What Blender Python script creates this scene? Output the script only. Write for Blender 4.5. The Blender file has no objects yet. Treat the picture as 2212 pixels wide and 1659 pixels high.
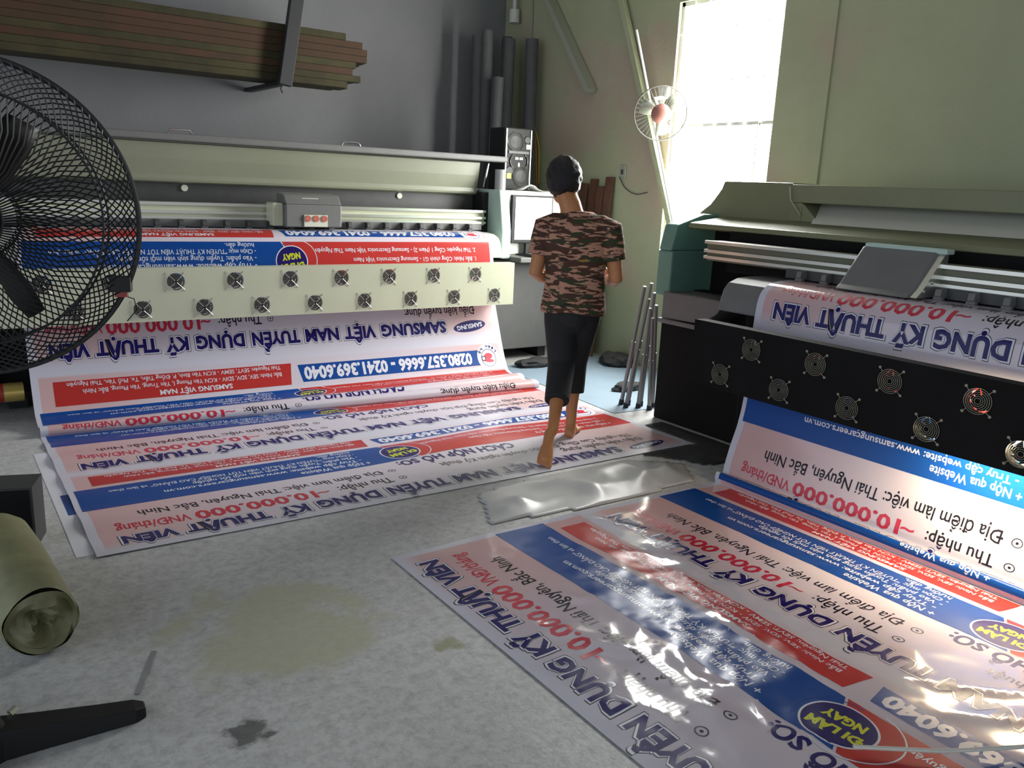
import bpy, bmesh, math, random
import numpy as np
from mathutils import Vector, Matrix, noise
sc = bpy.context.scene
C = sc.collection
rnd = random.Random(7)
PI = math.pi

# ------------------------------------------------------------------ camera
F_PX, PITCH, ROLL, YAW, CAM_H = 1812.1, .230175, -.0466580, .616855, 1.45
cy, sy, cp, sp, cr, sr = math.cos(YAW), math.sin(YAW), math.cos(PITCH), math.sin(PITCH), math.cos(ROLL), math.sin(ROLL)
fwd = Vector((sy*cp, cy*cp, -sp)); right = Vector((cy, -sy, 0)); down = fwd.cross(right)
right, down = cr*right + sr*down, -sr*right + cr*down
cam_d = bpy.data.cameras.new('camera'); cam = bpy.data.objects.new('camera', cam_d); C.objects.link(cam)
cam.matrix_world = Matrix(((right.x, -down.x, -fwd.x, 0), (right.y, -down.y, -fwd.y, 0), (right.z, -down.z, -fwd.z, CAM_H), (0, 0, 0, 1)))
cam_d.sensor_width = 36; cam_d.lens = F_PX/2212*36; cam_d.clip_start = .05
sc.camera = cam
sc.view_settings.view_transform = 'Standard'; sc.view_settings.look = 'None'
sc.view_settings.exposure = .52; sc.view_settings.gamma = 1
sc.cycles.max_bounces = 6; sc.cycles.sample_clamp_indirect = 6

# ------------------------------------------------------------------ light: pale sky through the open front, daylight in the window
world = bpy.data.worlds.new('sky'); sc.world = world; world.use_nodes = True
wn = world.node_tree; bgn = wn.nodes['Background']
bgn.inputs['Color'].default_value = (.80, .88, 1, 1); bgn.inputs['Strength'].default_value = .52
wtc = wn.nodes.new('ShaderNodeTexCoord'); wsx = wn.nodes.new('ShaderNodeSeparateXYZ'); wmr = wn.nodes.new('ShaderNodeMapRange')   # sky strength raised towards -x, added to fill the right-hand printer and wall
wn.links.new(wtc.outputs['Generated'], wsx.inputs[0]); wn.links.new(wsx.outputs[0], wmr.inputs['Value'])
wmr.inputs['From Min'].default_value = -1; wmr.inputs['From Max'].default_value = .1; wmr.inputs['To Min'].default_value = 1.15; wmr.inputs['To Max'].default_value = .5
wn.links.new(wmr.outputs[0], bgn.inputs['Strength'])
def area(name, loc, rot, sx, sy_, power, col, spread=180):
    l = bpy.data.lights.new(name, 'AREA'); l.shape = 'RECTANGLE'; l.size = sx; l.size_y = sy_; l.energy = power; l.color = col
    l.spread = math.radians(spread)
    o = bpy.data.objects.new(name, l); C.objects.link(o); o.location = loc; o.rotation_euler = rot; o.visible_camera = True
    return o
WIN = (4.03, 5.04, .95, 2.90)      # window opening in the right wall: y0, y1, z0, z1
area('window_daylight', (5.09, (WIN[0]+WIN[1])/2, (WIN[2]+WIN[3])/2), (0, PI/2, 0), WIN[3]-WIN[2], WIN[1]-WIN[0], 190, (1, 1, .97))

# ------------------------------------------------------------------ materials
def pbr(name, col, rough=.6, metal=0., spec=.5, var=0., vscale=8., bump=0., bscale=40., emit=None, estr=0., col2=None, coat=0.):
    m = bpy.data.materials.new(name); m.use_nodes = True
    nt = m.node_tree; b = nt.nodes['Principled BSDF']
    b.inputs['Base Color'].default_value = (*col, 1); b.inputs['Roughness'].default_value = rough
    b.inputs['Metallic'].default_value = metal; b.inputs['Specular IOR Level'].default_value = spec
    if coat: b.inputs['Coat Weight'].default_value = coat
    tc = None
    if var or col2:
        tc = nt.nodes.new('ShaderNodeTexCoord'); n = nt.nodes.new('ShaderNodeTexNoise')
        n.inputs['Scale'].default_value = vscale; n.inputs['Detail'].default_value = 6; n.inputs['Roughness'].default_value = .65
        nt.links.new(tc.outputs['Object'], n.inputs['Vector'])
        r = nt.nodes.new('ShaderNodeValToRGB')
        c2 = col2 or tuple(c*(1-var) for c in col); c1 = col if col2 else tuple(min(1, c*(1+var*.6)) for c in col)
        r.color_ramp.elements[0].position = .3; r.color_ramp.elements[1].position = .7
        r.color_ramp.elements[0].color = (*c2, 1); r.color_ramp.elements[1].color = (*c1, 1)
        nt.links.new(n.outputs['Fac'], r.inputs['Fac']); nt.links.new(r.outputs['Color'], b.inputs['Base Color'])
    if bump:
        if not tc: tc = nt.nodes.new('ShaderNodeTexCoord')
        n2 = nt.nodes.new('ShaderNodeTexNoise'); n2.inputs['Scale'].default_value = bscale; n2.inputs['Detail'].default_value = 5
        nt.links.new(tc.outputs['Object'], n2.inputs['Vector'])
        bp = nt.nodes.new('ShaderNodeBump'); bp.inputs['Strength'].default_value = bump; bp.inputs['Distance'].default_value = .01
        nt.links.new(n2.outputs['Fac'], bp.inputs['Height']); nt.links.new(bp.outputs['Normal'], b.inputs['Normal'])
    if emit:
        b.inputs['Emission Color'].default_value = (*emit, 1); b.inputs['Emission Strength'].default_value = estr
    return m
def srgb(r, g, b):
    f = lambda c: (c/255/12.92) if c/255 <= .04045 else ((c/255+.055)/1.055)**2.4
    return (f(r), f(g), f(b))

M = {}
M['white_paint'] = pbr('white_paint', (.62, .63, .56), .4, var=.06)
M['cream_metal'] = pbr('cream_metal', (.55, .57, .42), .35, var=.05, vscale=3)
M['silver'] = pbr('silver', (.62, .62, .56), .3, .85)
M['chrome'] = pbr('chrome', (.8, .8, .78), .15, 1)
M['grey_lid'] = pbr('grey_lid', (.22, .23, .165), .35, var=.05, vscale=2)
M['dark_grey'] = pbr('dark_grey', (.05, .05, .05), .5, var=.2)
M['mid_grey'] = pbr('mid_grey', (.145, .145, .14), .5, var=.1)
M['black'] = pbr('black', (.010, .010, .010), .5, spec=.3)
M['matte_black'] = pbr('matte_black', (.006, .006, .006), .85, spec=.2)
M['black_panel'] = pbr('black_panel', (.006, .006, .006), .7, spec=.15, var=.3, vscale=5)
M['teal'] = pbr('teal', (.13, .27, .22), .45, var=.06)
M['pale_teal'] = pbr('pale_teal', (.42, .55, .49), .4)
M['olive_lid'] = pbr('olive_lid', (.19, .20, .11), .45, var=.08, vscale=3)
M['light_olive'] = pbr('light_olive', (.66, .66, .57), .4)
M['red_label'] = pbr('red_label', (.45, .12, .08), .5)
M['label_white'] = pbr('label_white', (.6, .6, .5), .5)
M['gold'] = pbr('gold', (.55, .42, .12), .3, .6)
M['red_paint'] = pbr('red_paint', (.28, .02, .015), .4)
M['wood'] = pbr('batten_wood', srgb(66, 60, 30), .85, col2=srgb(38, 35, 17), vscale=4)
M['red_wood'] = pbr('red_wood', srgb(74, 46, 30), .85, col2=srgb(52, 42, 22), vscale=3)
M['brown_board'] = pbr('brown_board', (.13, .055, .03), .6, var=.4, vscale=6)
M['tube_grey'] = pbr('tube_grey', (.085, .085, .088), .7, var=.15)
M['alu'] = pbr('alu', (.22, .22, .22), .45, .5)
M['rubber'] = pbr('rubber', (.01, .012, .018), .7)
M['steel_dark'] = pbr('steel_dark', (.022, .022, .024), .55, .1)
M['steel_pale'] = pbr('steel_pale', (.40, .42, .33), .4, .3)
M['white_tube'] = pbr('white_tube', (.8, .8, .7), .4)
M['skin'] = pbr('skin', (.46, .195, .075), .5, var=.08, vscale=20)
M['hair'] = pbr('hair', (.006, .006, .006), .55, var=.4, vscale=60, bump=.8, bscale=160)
M['trouser'] = pbr('trouser', (.011, .011, .012), .8, var=.3, bump=.3, bscale=60)
M['paper'] = pbr('paper', (.8, .8, .78), .6)
M['screen'] = pbr('screen', (.9, .9, .9), .3, emit=(1, 1, .97), estr=1.0)
M['screen_ui'] = pbr('screen_ui', (.8, .8, .6), .3, emit=(.75, .78, .6), estr=.8)
M['yellow'] = pbr('yellow', (.6, .62, .15), .6)
M['orange_wire'] = pbr('orange_wire', (.5, .16, .04), .5)
M['yellow_wire'] = pbr('yellow_wire', (.6, .45, .04), .5)
M['grey_wire'] = pbr('grey_wire', (.30, .31, .25), .5)
M['pink_plastic'] = pbr('pink_plastic', (.35, .14, .11), .4)
M['fan_cage'] = pbr('fan_cage', (.012, .012, .012), .5)
M['olive_vinyl'] = pbr('olive_vinyl', (.20, .20, .10), .6, var=.25, vscale=9)
M['grey_vinyl'] = pbr('grey_vinyl', (.30, .30, .31), .35, var=.1)
M['box_grey'] = pbr('box_grey', (.035, .035, .035), .7, var=.2)
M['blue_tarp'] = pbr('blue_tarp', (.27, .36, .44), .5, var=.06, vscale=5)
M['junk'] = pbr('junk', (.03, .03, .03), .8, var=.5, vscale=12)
M['frame_white'] = pbr('frame_white', (.6, .6, .55), .5)
M['clear_film'] = pbr('clear_film', (.50, .50, .49), .35, var=.08, vscale=5)
M['blue_mat'] = pbr('blue_mat', (.05, .14, .25), .6)
M['guard_wire'] = pbr('guard_wire', (.62, .62, .56), .45, .6)
M['cage_grey'] = pbr('cage_grey', (.12, .12, .10), .5)
M['guard_dim'] = pbr('guard_dim', (.30, .29, .22), .4, .6)
M['beam_grey'] = pbr('beam_grey', (.13, .13, .09), .45, .3)
M['halogen'] = pbr('halogen', (1, .8, .5), .5, emit=(1, .80, .52), estr=420)

# ------------------------------------------------------------------ mesh helpers
class MB:
    def __init__(s): s.v = []; s.f = []; s.m = []; s.sm = []
    def add(s, vs, fs, mi=0, smooth=False):
        o = len(s.v); s.v += [tuple(v) for v in vs]
        for f in fs: s.f.append(tuple(i+o for i in f)); s.m.append(mi); s.sm.append(smooth)
    def box(s, x0, x1, y0, y1, z0, z1, mi=0, bev=0.):
        if bev:
            bm = bmesh.new(); bmesh.ops.create_cube(bm, size=1)
            for v in bm.verts: v.co = Vector(((x0+x1)/2+v.co.x*(x1-x0), (y0+y1)/2+v.co.y*(y1-y0), (z0+z1)/2+v.co.z*(z1-z0)))
            bmesh.ops.bevel(bm, geom=bm.edges[:], offset=bev, segments=2, affect='EDGES', profile=.5)
            s.bm(bm, mi); return
        vs = [(x, y, z) for x in (x0, x1) for y in (y0, y1) for z in (z0, z1)]
        s.add(vs, [(0, 1, 3, 2), (4, 6, 7, 5), (0, 4, 5, 1), (2, 3, 7, 6), (0, 2, 6, 4), (1, 5, 7, 3)], mi)
    def bm(s, bm, mi=0, smooth=False):
        bm.verts.ensure_lookup_table(); bm.verts.index_update()
        s.add([v.co[:] for v in bm.verts], [[v.index for v in f.verts] for f in bm.faces], mi, smooth); bm.free()
    def obox(s, p0, p1, w, h, up=(0, 0, 1), mi=0):
        p0, p1 = Vector(p0), Vector(p1); d = (p1-p0).normalized(); a = d.cross(Vector(up)).normalized(); b = a.cross(d)
        vs = [p+a*i*w/2+b*j*h/2 for p in (p0, p1) for i, j in ((-1, -1), (1, -1), (1, 1), (-1, 1))]
        s.add(vs, [(0, 1, 2, 3), (7, 6, 5, 4), (0, 4, 5, 1), (1, 5, 6, 2), (2, 6, 7, 3), (3, 7, 4, 0)], mi)
    def tube(s, pts, r, n=8, mi=0, caps=True, closed=False, smooth=True):
        pts = [Vector(p) for p in pts]; k = len(pts); rs = r if isinstance(r, (list, tuple)) else [r]*k
        vs = []; prev = None
        for i, p in enumerate(pts):
            if closed: d = (pts[(i+1) % k]-pts[i-1]).normalized()
            else: d = (pts[min(i+1, k-1)]-pts[max(i-1, 0)]).normalized()
            if prev is None:
                a = d.cross(Vector((0, 0, 1)))
                if a.length < .05: a = d.cross(Vector((1, 0, 0)))
                a.normalize()
            else: a = (prev-d*prev.dot(d)).normalized()
            prev = a; b = d.cross(a)
            for j in range(n):
                t = 2*PI*j/n; vs.append(p+(a*math.cos(t)+b*math.sin(t))*rs[i])
        fs = []
        for i in range(k if closed else k-1):
            for j in range(n):
                q = ((i+1) % k)*n
                fs.append((i*n+j, i*n+(j+1) % n, q+(j+1) % n, q+j))
        if caps and not closed:
            fs.append(tuple(range(n))[::-1]); fs.append(tuple((k-1)*n+j for j in range(n)))
        s.add(vs, fs, mi, smooth)
    def prism(s, poly, ax, a0, a1, mi=0):
        """poly: 2-D outline in the two other axes, extruded along axis ax"""
        def P(q, a):
            return (a, q[0], q[1]) if ax == 0 else (q[0], a, q[1]) if ax == 1 else (q[0], q[1], a)
        n = len(poly); vs = [P(q, a0) for q in poly]+[P(q, a1) for q in poly]
        fs = [tuple(range(n))[::-1], tuple(range(n, 2*n))]+[(i, (i+1) % n, n+(i+1) % n, n+i) for i in range(n)]
        s.add(vs, fs, mi)
    def cyl(s, c, d, r, h, n=24, mi=0, r2=None, smooth=True):
        c, d = Vector(c), Vector(d).normalized(); s.tube([c, c+d*h], [r, r if r2 is None else r2], n, mi, smooth=smooth)
    def build(s, name, mats, parent=None, bevel=0.):
        me = bpy.data.meshes.new(name); me.from_pydata(s.v, [], s.f)
        for m in (mats if isinstance(mats, (list, tuple)) else [mats]): me.materials.append(m)
        me.polygons.foreach_set('material_index', s.m); me.polygons.foreach_set('use_smooth', s.sm)
        bm = bmesh.new(); bm.from_mesh(me); bmesh.ops.recalc_face_normals(bm, faces=bm.faces[:]); bm.to_mesh(me); bm.free()
        if any(s.sm):
            try: me.set_sharp_from_angle(angle=math.radians(40))
            except Exception: pass
        o = bpy.data.objects.new(name, me); C.objects.link(o)
        if parent is not None: o.parent = parent
        if bevel:
            b = o.modifiers.new('bevel', 'BEVEL'); b.width = bevel; b.segments = 2; b.limit_method = 'ANGLE'
        return o
def tag(o, label, cat, group=None):
    o['label'] = label; o['category'] = cat
    if group: o['group'] = group
    return o
def thing(name, label, cat, loc=(0, 0, 0), rz=0, group=None):
    o = bpy.data.objects.new(name, None); C.objects.link(o); o.location = loc; o.rotation_euler.z = rz; o.empty_display_size = .1
    return tag(o, label, cat, group)
def struct(o): o['kind'] = 'structure'; return o
def copy_part(o, parent, loc=None):
    c = o.copy(); C.objects.link(c); c.parent = parent
    if loc is not None: c.location = loc
    return c

# ------------------------------------------------------------------ room shell
XW, YW, ZC = 5.0, 7.45, 3.7
def wall_mat(name, base, dark, patch=None, rough=.75):
    m = pbr(name, base, rough, col2=dark, vscale=1.3, bump=.25, bscale=30)
    if patch:
        nt = m.node_tree; b = nt.nodes['Principled BSDF']; lk = b.inputs['Base Color'].links[0].from_socket
        tc = nt.nodes.new('ShaderNodeTexCoord'); n = nt.nodes.new('ShaderNodeTexNoise'); n.inputs['Scale'].default_value = .9; n.inputs['Detail'].default_value = 4
        nt.links.new(tc.outputs['Object'], n.inputs['Vector'])
        r = nt.nodes.new('ShaderNodeValToRGB'); r.color_ramp.elements[0].position = .52; r.color_ramp.elements[1].position = .62
        mx = nt.nodes.new('ShaderNodeMix'); mx.data_type = 'RGBA'
        nt.links.new(n.outputs['Fac'], r.inputs['Fac']); nt.links.new(r.outputs['Color'], mx.inputs['Factor'])
        nt.links.new(lk, mx.inputs['A']); mx.inputs['B'].default_value = (*patch, 1)
        nt.links.new(mx.outputs['Result'], b.inputs['Base Color'])
    return m
M['wall_olive'] = wall_mat('olive_plaster', (.40, .42, .265), (.34, .36, .22), (.41, .34, .25))
M['wall_grey'] = wall_mat('grey_plaster', (.21, .21, .215), (.185, .185, .19))
M['ceil'] = pbr('ceiling_sheet', (.2, .2, .19), .8)
def concrete():
    m = pbr('worn_concrete', (.62, .62, .61), .5, col2=(.50, .50, .49), vscale=2.2, bump=.15, bscale=50)
    nt = m.node_tree; b = nt.nodes['Principled BSDF']; lk = b.inputs['Base Color'].links[0].from_socket
    tc = nt.nodes.new('ShaderNodeTexCoord')
    n = nt.nodes.new('ShaderNodeTexNoise'); n.inputs['Scale'].default_value = 26; n.inputs['Detail'].default_value = 10; n.inputs['Roughness'].default_value = .8
    nt.links.new(tc.outputs['Object'], n.inputs['Vector'])
    r = nt.nodes.new('ShaderNodeValToRGB'); r.color_ramp.elements[0].position = .33; r.color_ramp.elements[1].position = .56
    r.color_ramp.elements[0].color = (.5, .5, .5, 1); r.color_ramp.elements[1].color = (1, 1, 1, 1)
    nt.links.new(n.outputs['Fac'], r.inputs['Fac'])
    mu = nt.nodes.new('ShaderNodeMix'); mu.data_type = 'RGBA'; mu.blend_type = 'MULTIPLY'; mu.inputs['Factor'].default_value = .8
    nt.links.new(lk, mu.inputs['A']); nt.links.new(r.outputs['Color'], mu.inputs['B'])
    # yellowish worn patch and a dark scuff, each where it lies
    def spot(prev, c, rad, col, fac, nscale):
        d = nt.nodes.new('ShaderNodeVectorMath'); d.operation = 'DISTANCE'; d.inputs[1].default_value = (*c, 0)
        nt.links.new(tc.outputs['Object'], d.inputs[0])
        nn = nt.nodes.new('ShaderNodeTexNoise'); nn.inputs['Scale'].default_value = nscale; nn.inputs['Detail'].default_value = 6
        nt.links.new(tc.outputs['Object'], nn.inputs['Vector'])
        a = nt.nodes.new('ShaderNodeMath'); a.operation = 'MULTIPLY_ADD'; a.inputs[1].default_value = rad*2.4; nt.links.new(nn.outputs['Fac'], a.inputs[0]); a.inputs[2].default_value = -rad*1.2
        s2 = nt.nodes.new('ShaderNodeMath'); s2.operation = 'ADD'; nt.links.new(d.outputs['Value'], s2.inputs[0]); nt.links.new(a.outputs[0], s2.inputs[1])
        mp = nt.nodes.new('ShaderNodeMapRange'); mp.inputs['From Min'].default_value = rad*.7; mp.inputs['From Max'].default_value = rad*1.1
        mp.inputs['To Min'].default_value = fac; mp.inputs['To Max'].default_value = 0
        nt.links.new(s2.outputs[0], mp.inputs['Value'])
        x = nt.nodes.new('ShaderNodeMix'); x.data_type = 'RGBA'; nt.links.new(mp.outputs[0], x.inputs['Factor']); nt.links.new(prev, x.inputs['A']); x.inputs['B'].default_value = (*col, 1)
        return x.outputs['Result']
    o = mu.outputs['Result']
    o = spot(o, (.86, 2.45), .33, (.44, .44, .29), .7, 5)
    o = spot(o, (.60, 1.98), .06, (.05, .05, .05), .8, 22)
    o = spot(o, (1.28, 2.1), .05, (.26, .26, .12), .8, 12)
    nt.links.new(o, b.inputs['Base Color'])
    return m
M['concrete'] = concrete()
mb = MB(); mb.box(-4, XW+.2, -5, YW+.2, -.12, 0); struct(mb.build('floor', M['concrete']))
mb = MB(); mb.box(-4, XW+.2, -5, YW+.2, ZC, ZC+.1); struct(mb.build('ceiling', M['ceil']))
mb = MB(); mb.box(-4, XW, YW, YW+.2, 0, ZC); struct(mb.build('wall_back', M['wall_grey']))
mb = MB(); y0, y1, z0, z1 = WIN
mb.box(XW, XW+.2, -5, y0, 0, ZC); mb.box(XW, XW+.2, y1, YW+.2, 0, ZC); mb.box(XW, XW+.2, y0, y1, 0, z0); mb.box(XW, XW+.2, y0, y1, z1, ZC)
struct(mb.build('wall_right', M['wall_olive']))
# shallow pier beside the window
mb = MB(); mb.box(XW-.018, XW, 3.60, 3.72, 1.35, ZC); struct(mb.build('trim_1', M['wall_olive']))
# window: frame and security grille
w = bpy.data.objects.new('window_1', None); C.objects.link(w); w.location = (XW+.05, (y0+y1)/2, z0); struct(w)
mb = MB(); hy = (y1-y0)/2; hz = z1-z0
for a in (-hy, hy-.03): mb.box(-.02, .02, a, a+.03, 0, hz)
mb.box(-.02, .02, -hy, hy, 0, .03); mb.box(-.02, .02, -hy, hy, hz-.03, hz); mb.box(-.015, .015, -hy, hy, 1.02, 1.045)
mb.box(-.015, .015, -hy+.14, -hy+.165, .1, 1.03)
mb.build('window_frame', M['frame_white'], w)
mb = MB()
for k in range(1, 7):
    yy = -hy+2*hy*k/7; mb.tube([(-.03, yy, 0), (-.03, yy, hz)], .004, 6)
for zz in (.45, 1.35, 1.72): mb.tube([(-.03, -hy, zz), (-.03, hy, zz)], .004, 6)
mb.build('window_grille', M['frame_white'], w)

# ------------------------------------------------------------------ printed banner design (u across 0..3.24, v down 0..1.005)
INK = [pbr('print_blue', (.004, .055, .26), .28, spec=.25), pbr('print_red', (.44, .032, .028), .28, spec=.25), pbr('print_white', (.66, .66, .72), .28),
       pbr('print_navy', (.014, .008, .11), .28, spec=.25), pbr('print_black', (.01, .008, .013), .28, spec=.25), pbr('print_crimson', (.52, .02, .05), .28),
       pbr('print_yellow', (.55, .58, .02), .28)]
BLUE, RED, WHITE, NAVY, BLACK, CRIM, YEL = range(1, 8)
PER = 1.005
def vinyl(rough):
    m = bpy.data.materials.new('vinyl_sheet'); m.use_nodes = True; nt = m.node_tree; b = nt.nodes['Principled BSDF']
    b.inputs['Roughness'].default_value = rough
    uv = nt.nodes.new('ShaderNodeUVMap'); sx = nt.nodes.new('ShaderNodeSeparateXYZ'); nt.links.new(uv.outputs['UV'], sx.inputs[0])
    def math_(op, a, bb=None):
        n = nt.nodes.new('ShaderNodeMath'); n.operation = op
        for i, q in enumerate((a, bb)):
            if q is None: continue
            if isinstance(q, (int, float)): n.inputs[i].default_value = q
            else: nt.links.new(q, n.inputs[i])
        return n.outputs[0]
    # flesh-pink printed ground that fades to white across the middle of the banner; bare vinyl margins
    side = math_('ABSOLUTE', math_('SUBTRACT', sx.outputs[0], .5))
    ramp = nt.nodes.new('ShaderNodeMapRange'); ramp.interpolation_type = 'SMOOTHSTEP'
    ramp.inputs['From Min'].default_value = .2; ramp.inputs['From Max'].default_value = .47; ramp.inputs['To Min'].default_value = .22
    nt.links.new(side, ramp.inputs['Value'])
    edge = math_('LESS_THAN', side, .488)
    v = math_('FRACT', sx.outputs[1])
    top = nt.nodes.new('ShaderNodeMapRange'); top.inputs['From Min'].default_value = .02; top.inputs['From Max'].default_value = .10; nt.links.new(v, top.inputs['Value'])
    bot = nt.nodes.new('ShaderNodeMapRange'); bot.inputs['From Min'].default_value = .97; bot.inputs['From Max'].default_value = .955; nt.links.new(v, bot.inputs['Value'])
    f = math_('MULTIPLY', math_('MULTIPLY', math_('MULTIPLY', ramp.outputs[0], edge), top.outputs[0]), bot.outputs[0])
    mx = nt.nodes.new('ShaderNodeMix'); mx.data_type = 'RGBA'; nt.links.new(f, mx.inputs['Factor'])
    mx.inputs['A'].default_value = (.58, .57, .65, 1); mx.inputs['B'].default_value = (.60, .39, .39, 1)
    nt.links.new(mx.outputs['Result'], b.inputs['Base Color'])
    return m
def text_raw(body, off=0.):
    c = bpy.data.curves.new('lettering', 'FONT'); c.body = body; c.offset = off; c.resolution_u = 2; c.fill_mode = 'FRONT'
    o = bpy.data.objects.new('lettering', c); C.objects.link(o); bpy.context.view_layer.update()
    me = bpy.data.meshes.new_from_object(o.evaluated_get(bpy.context.evaluated_depsgraph_get()))
    me.calc_loop_triangles()
    co = np.array([v.co[:2] for v in me.vertices], float).reshape(-1, 2); tr = np.array([t.vertices[:] for t in me.loop_triangles], int).reshape(-1, 3)
    bpy.data.objects.remove(o); bpy.data.curves.remove(c); bpy.data.meshes.remove(me)
    return co[tr]
_caps = {}
def text_tris(body, u0, u1, vt, vb, off=0.):
    """lettering fitted between u0..u1, cap tops at vt and baseline at vb"""
    plain = body.replace('Đ', 'D')
    t = text_raw(plain, off)
    if off not in _caps: h = text_raw('H', off); _caps[off] = (h[..., 1].min(), h[..., 1].max())
    b0, b1 = _caps[off]; x0, x1 = t[..., 0].min(), t[..., 0].max()
    bars = []
    for i, ch in enumerate(body):
        if ch == 'Đ':
            dw = text_raw('D', off); dw = dw[..., 0].max()-dw[..., 0].min()
            r = text_raw(plain[:i+1], off)[..., 0].max(); l = r-dw; h = (b0+b1)/2; th = .045+off
            q = [(l-.12, h-th), (l+.28, h-th), (l+.28, h+th), (l-.12, h+th)]
            bars += [[q[0], q[1], q[2]], [q[0], q[2], q[3]]]
    if bars: t = np.concatenate([t, np.array(bars)])
    u = u0+(t[..., 0]-x0)/(x1-x0)*(u1-u0); v = vb-(t[..., 1]-b0)/(b1-b0)*(vb-vt)
    return np.stack([u, v], -1)
def poly_tris(p):
    p = np.array(p, float); return np.array([[p[0], p[i], p[i+1]] for i in range(1, len(p)-1)])
def disc(cu, cv, r, n=48, a0=0, a1=2*PI):
    return poly_tris([(cu+r*math.cos(a0+(a1-a0)*i/n), cv+r*math.sin(a0+(a1-a0)*i/n)) for i in range(n)])
def ring(cu, cv, r0, r1, n=48, a0=0, a1=2*PI):
    o = []
    for i in range(n):
        s, e = a0+(a1-a0)*i/n, a0+(a1-a0)*(i+1)/n
        q = [(cu+r*math.cos(a), cv+r*math.sin(a)) for r, a in ((r0, s), (r1, s), (r1, e), (r0, e))]
        o += [[q[0], q[1], q[2]], [q[0], q[2], q[3]]]
    return np.array(o)
def ellipse(cu, cv, a, b, rot, n=40):
    return poly_tris([(cu+a*math.cos(t)*math.cos(rot)-b*math.sin(t)*math.sin(rot), cv+a*math.cos(t)*math.sin(rot)+b*math.sin(t)*math.cos(rot)) for t in [2*PI*i/n for i in range(n)]])
def rot_about(t, c, a):
    d = t-np.array(c); return np.stack([d[..., 0]*math.cos(a)-d[..., 1]*math.sin(a), d[..., 0]*math.sin(a)+d[..., 1]*math.cos(a)], -1)+np.array(c)
DES = []     # (triangles, ink, lift)
def D(t, ink, lift): DES.append((t, ink, lift))
L1, L2, L3, L4 = .0006, .0010, .0014, .0018
for a, b_, s in ((.478, 1.016, 'SAMSUNG'), (1.06, 1.30, 'VIỆT'), (1.343, 1.585, 'NAM'), (1.625, 1.95, 'TUYỂN'), (2.0, 2.306, 'DỤNG'), (2.353, 2.49, 'KỸ'), (2.53, 2.883, 'THUẬT'), (2.915, 3.13, 'VIÊN')):
    D(text_tris(s, a-.011, b_+.011, .067-.010, .155+.010, .072), BLACK, L1)
    D(text_tris(s, a-.008, b_+.008, .067-.007, .155+.007, .062), WHITE, L2)
    D(text_tris(s, a, b_, .067, .155, .045), NAVY, L3)
D(ellipse(.27, .105, .145, .042, -.10), NAVY, L1)
D(rot_about(text_tris('SAMSUNG', .155, .385, .088, .122, .03), (.27, .105), -.10), WHITE, L2)
D(text_tris('~', 2.20, 2.26, .205, .265, .03), CRIM, L1)
D(text_tris('10.000.000', 2.265, 2.815, .192, .280, .030), CRIM, L1)
D(text_tris('VNĐ/tháng', 2.835, 3.13, .203, .272, .012), CRIM, L1)
D(text_tris('Thu nhập:', 1.87, 2.15, .205, .272, .012), BLACK, L1)
D(text_tris('Địa điểm làm việc: Thái Nguyên, Bắc Ninh', 1.87, 3.02, .330, .392, .010), BLACK, L1)
for vv in (.24, .362): D(ring(1.81, vv, .017, .021, 20), BLACK, L1); D(disc(1.81, vv, .006, 10), BLACK, L1)
D(text_tris('CÁCH NỘP HỒ SƠ:', 1.0, 1.735, .405, .478, .035), NAVY, L1)
D(text_tris('Điều kiện tuyển dụng:', .21, .81, .195, .255, .012), BLACK, L1)
D(text_tris('Tốt nghiệp Cao đẳng, Đại học chuyên ngành Kỹ thuật', .21, 1.55, .29, .34, .008), BLACK, L1)
D(poly_tris([(1.57, .50), (3.215, .50), (3.215, .762), (1.70, .762)]), BLUE, L1)
D(poly_tris([(.03, .50), (1.56, .50), (1.69, .762), (.03, .762)]), RED, L1)
D(text_tris('+ Nộp qua Website', 1.845, 2.22, .523, .563, .012), WHITE, L2)
D(text_tris('- Truy cập website: www.samsungcareers.com.vn', 1.87, 2.86, .578, .612, .014), WHITE, L2)
D(text_tris('- Vào phần: Tuyển dụng sinh viên mới tốt nghiệp', 1.87, 2.72, .628, .660, .010), WHITE, L2)
D(text_tris('- Chọn mục "TUYỂN KỸ THUẬT VIÊN TỐT NGHIỆP CAO ĐẲNG" và làm theo', 1.87, 3.08, .675, .705, .010), WHITE, L2)
D(text_tris('hướng dẫn.', 1.88, 2.07, .720, .750, .010), WHITE, L2)
D(text_tris('+ Nộp trực tiếp tại cổng công ty', .16, .75, .540, .575, .010), WHITE, L2)
D(text_tris('1. Bắc Ninh: Cổng chính G1 - Samsung Electronics Việt Nam', .16, 1.18, .610, .642, .010), WHITE, L2)
D(text_tris('2. Thái Nguyên: Cổng 1 (Nam 2) - Samsung Electronics Việt Nam Thái Nguyên', .16, 1.46, .678, .710, .010), WHITE, L2)
D(disc(1.63, .62, .112), WHITE, L2); D(disc(1.63, .62, .105), NAVY, L3)
D(ring(1.60, .63, .145, .150, 40, PI*.55, PI*1.6), WHITE, L2); D(ring(1.63, .62, .128, .132, 40, -PI*.4, PI*.5), BLUE, L2)
D(rot_about(text_tris('ĐI LÀM', 1.55, 1.71, .565, .610, .05), (1.63, .62), -.12), YEL, L4)
D(rot_about(text_tris('NGAY', 1.565, 1.695, .632, .677, .05), (1.63, .62), -.12), YEL, L4)
D(poly_tris([(1.735, .80), (3.13, .80), (3.13, .937), (1.715, .937)]), RED, L1)
D(text_tris('SAMSUNG VIỆT NAM', 2.12, 2.56, .815, .845, .03), WHITE, L2)
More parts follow.
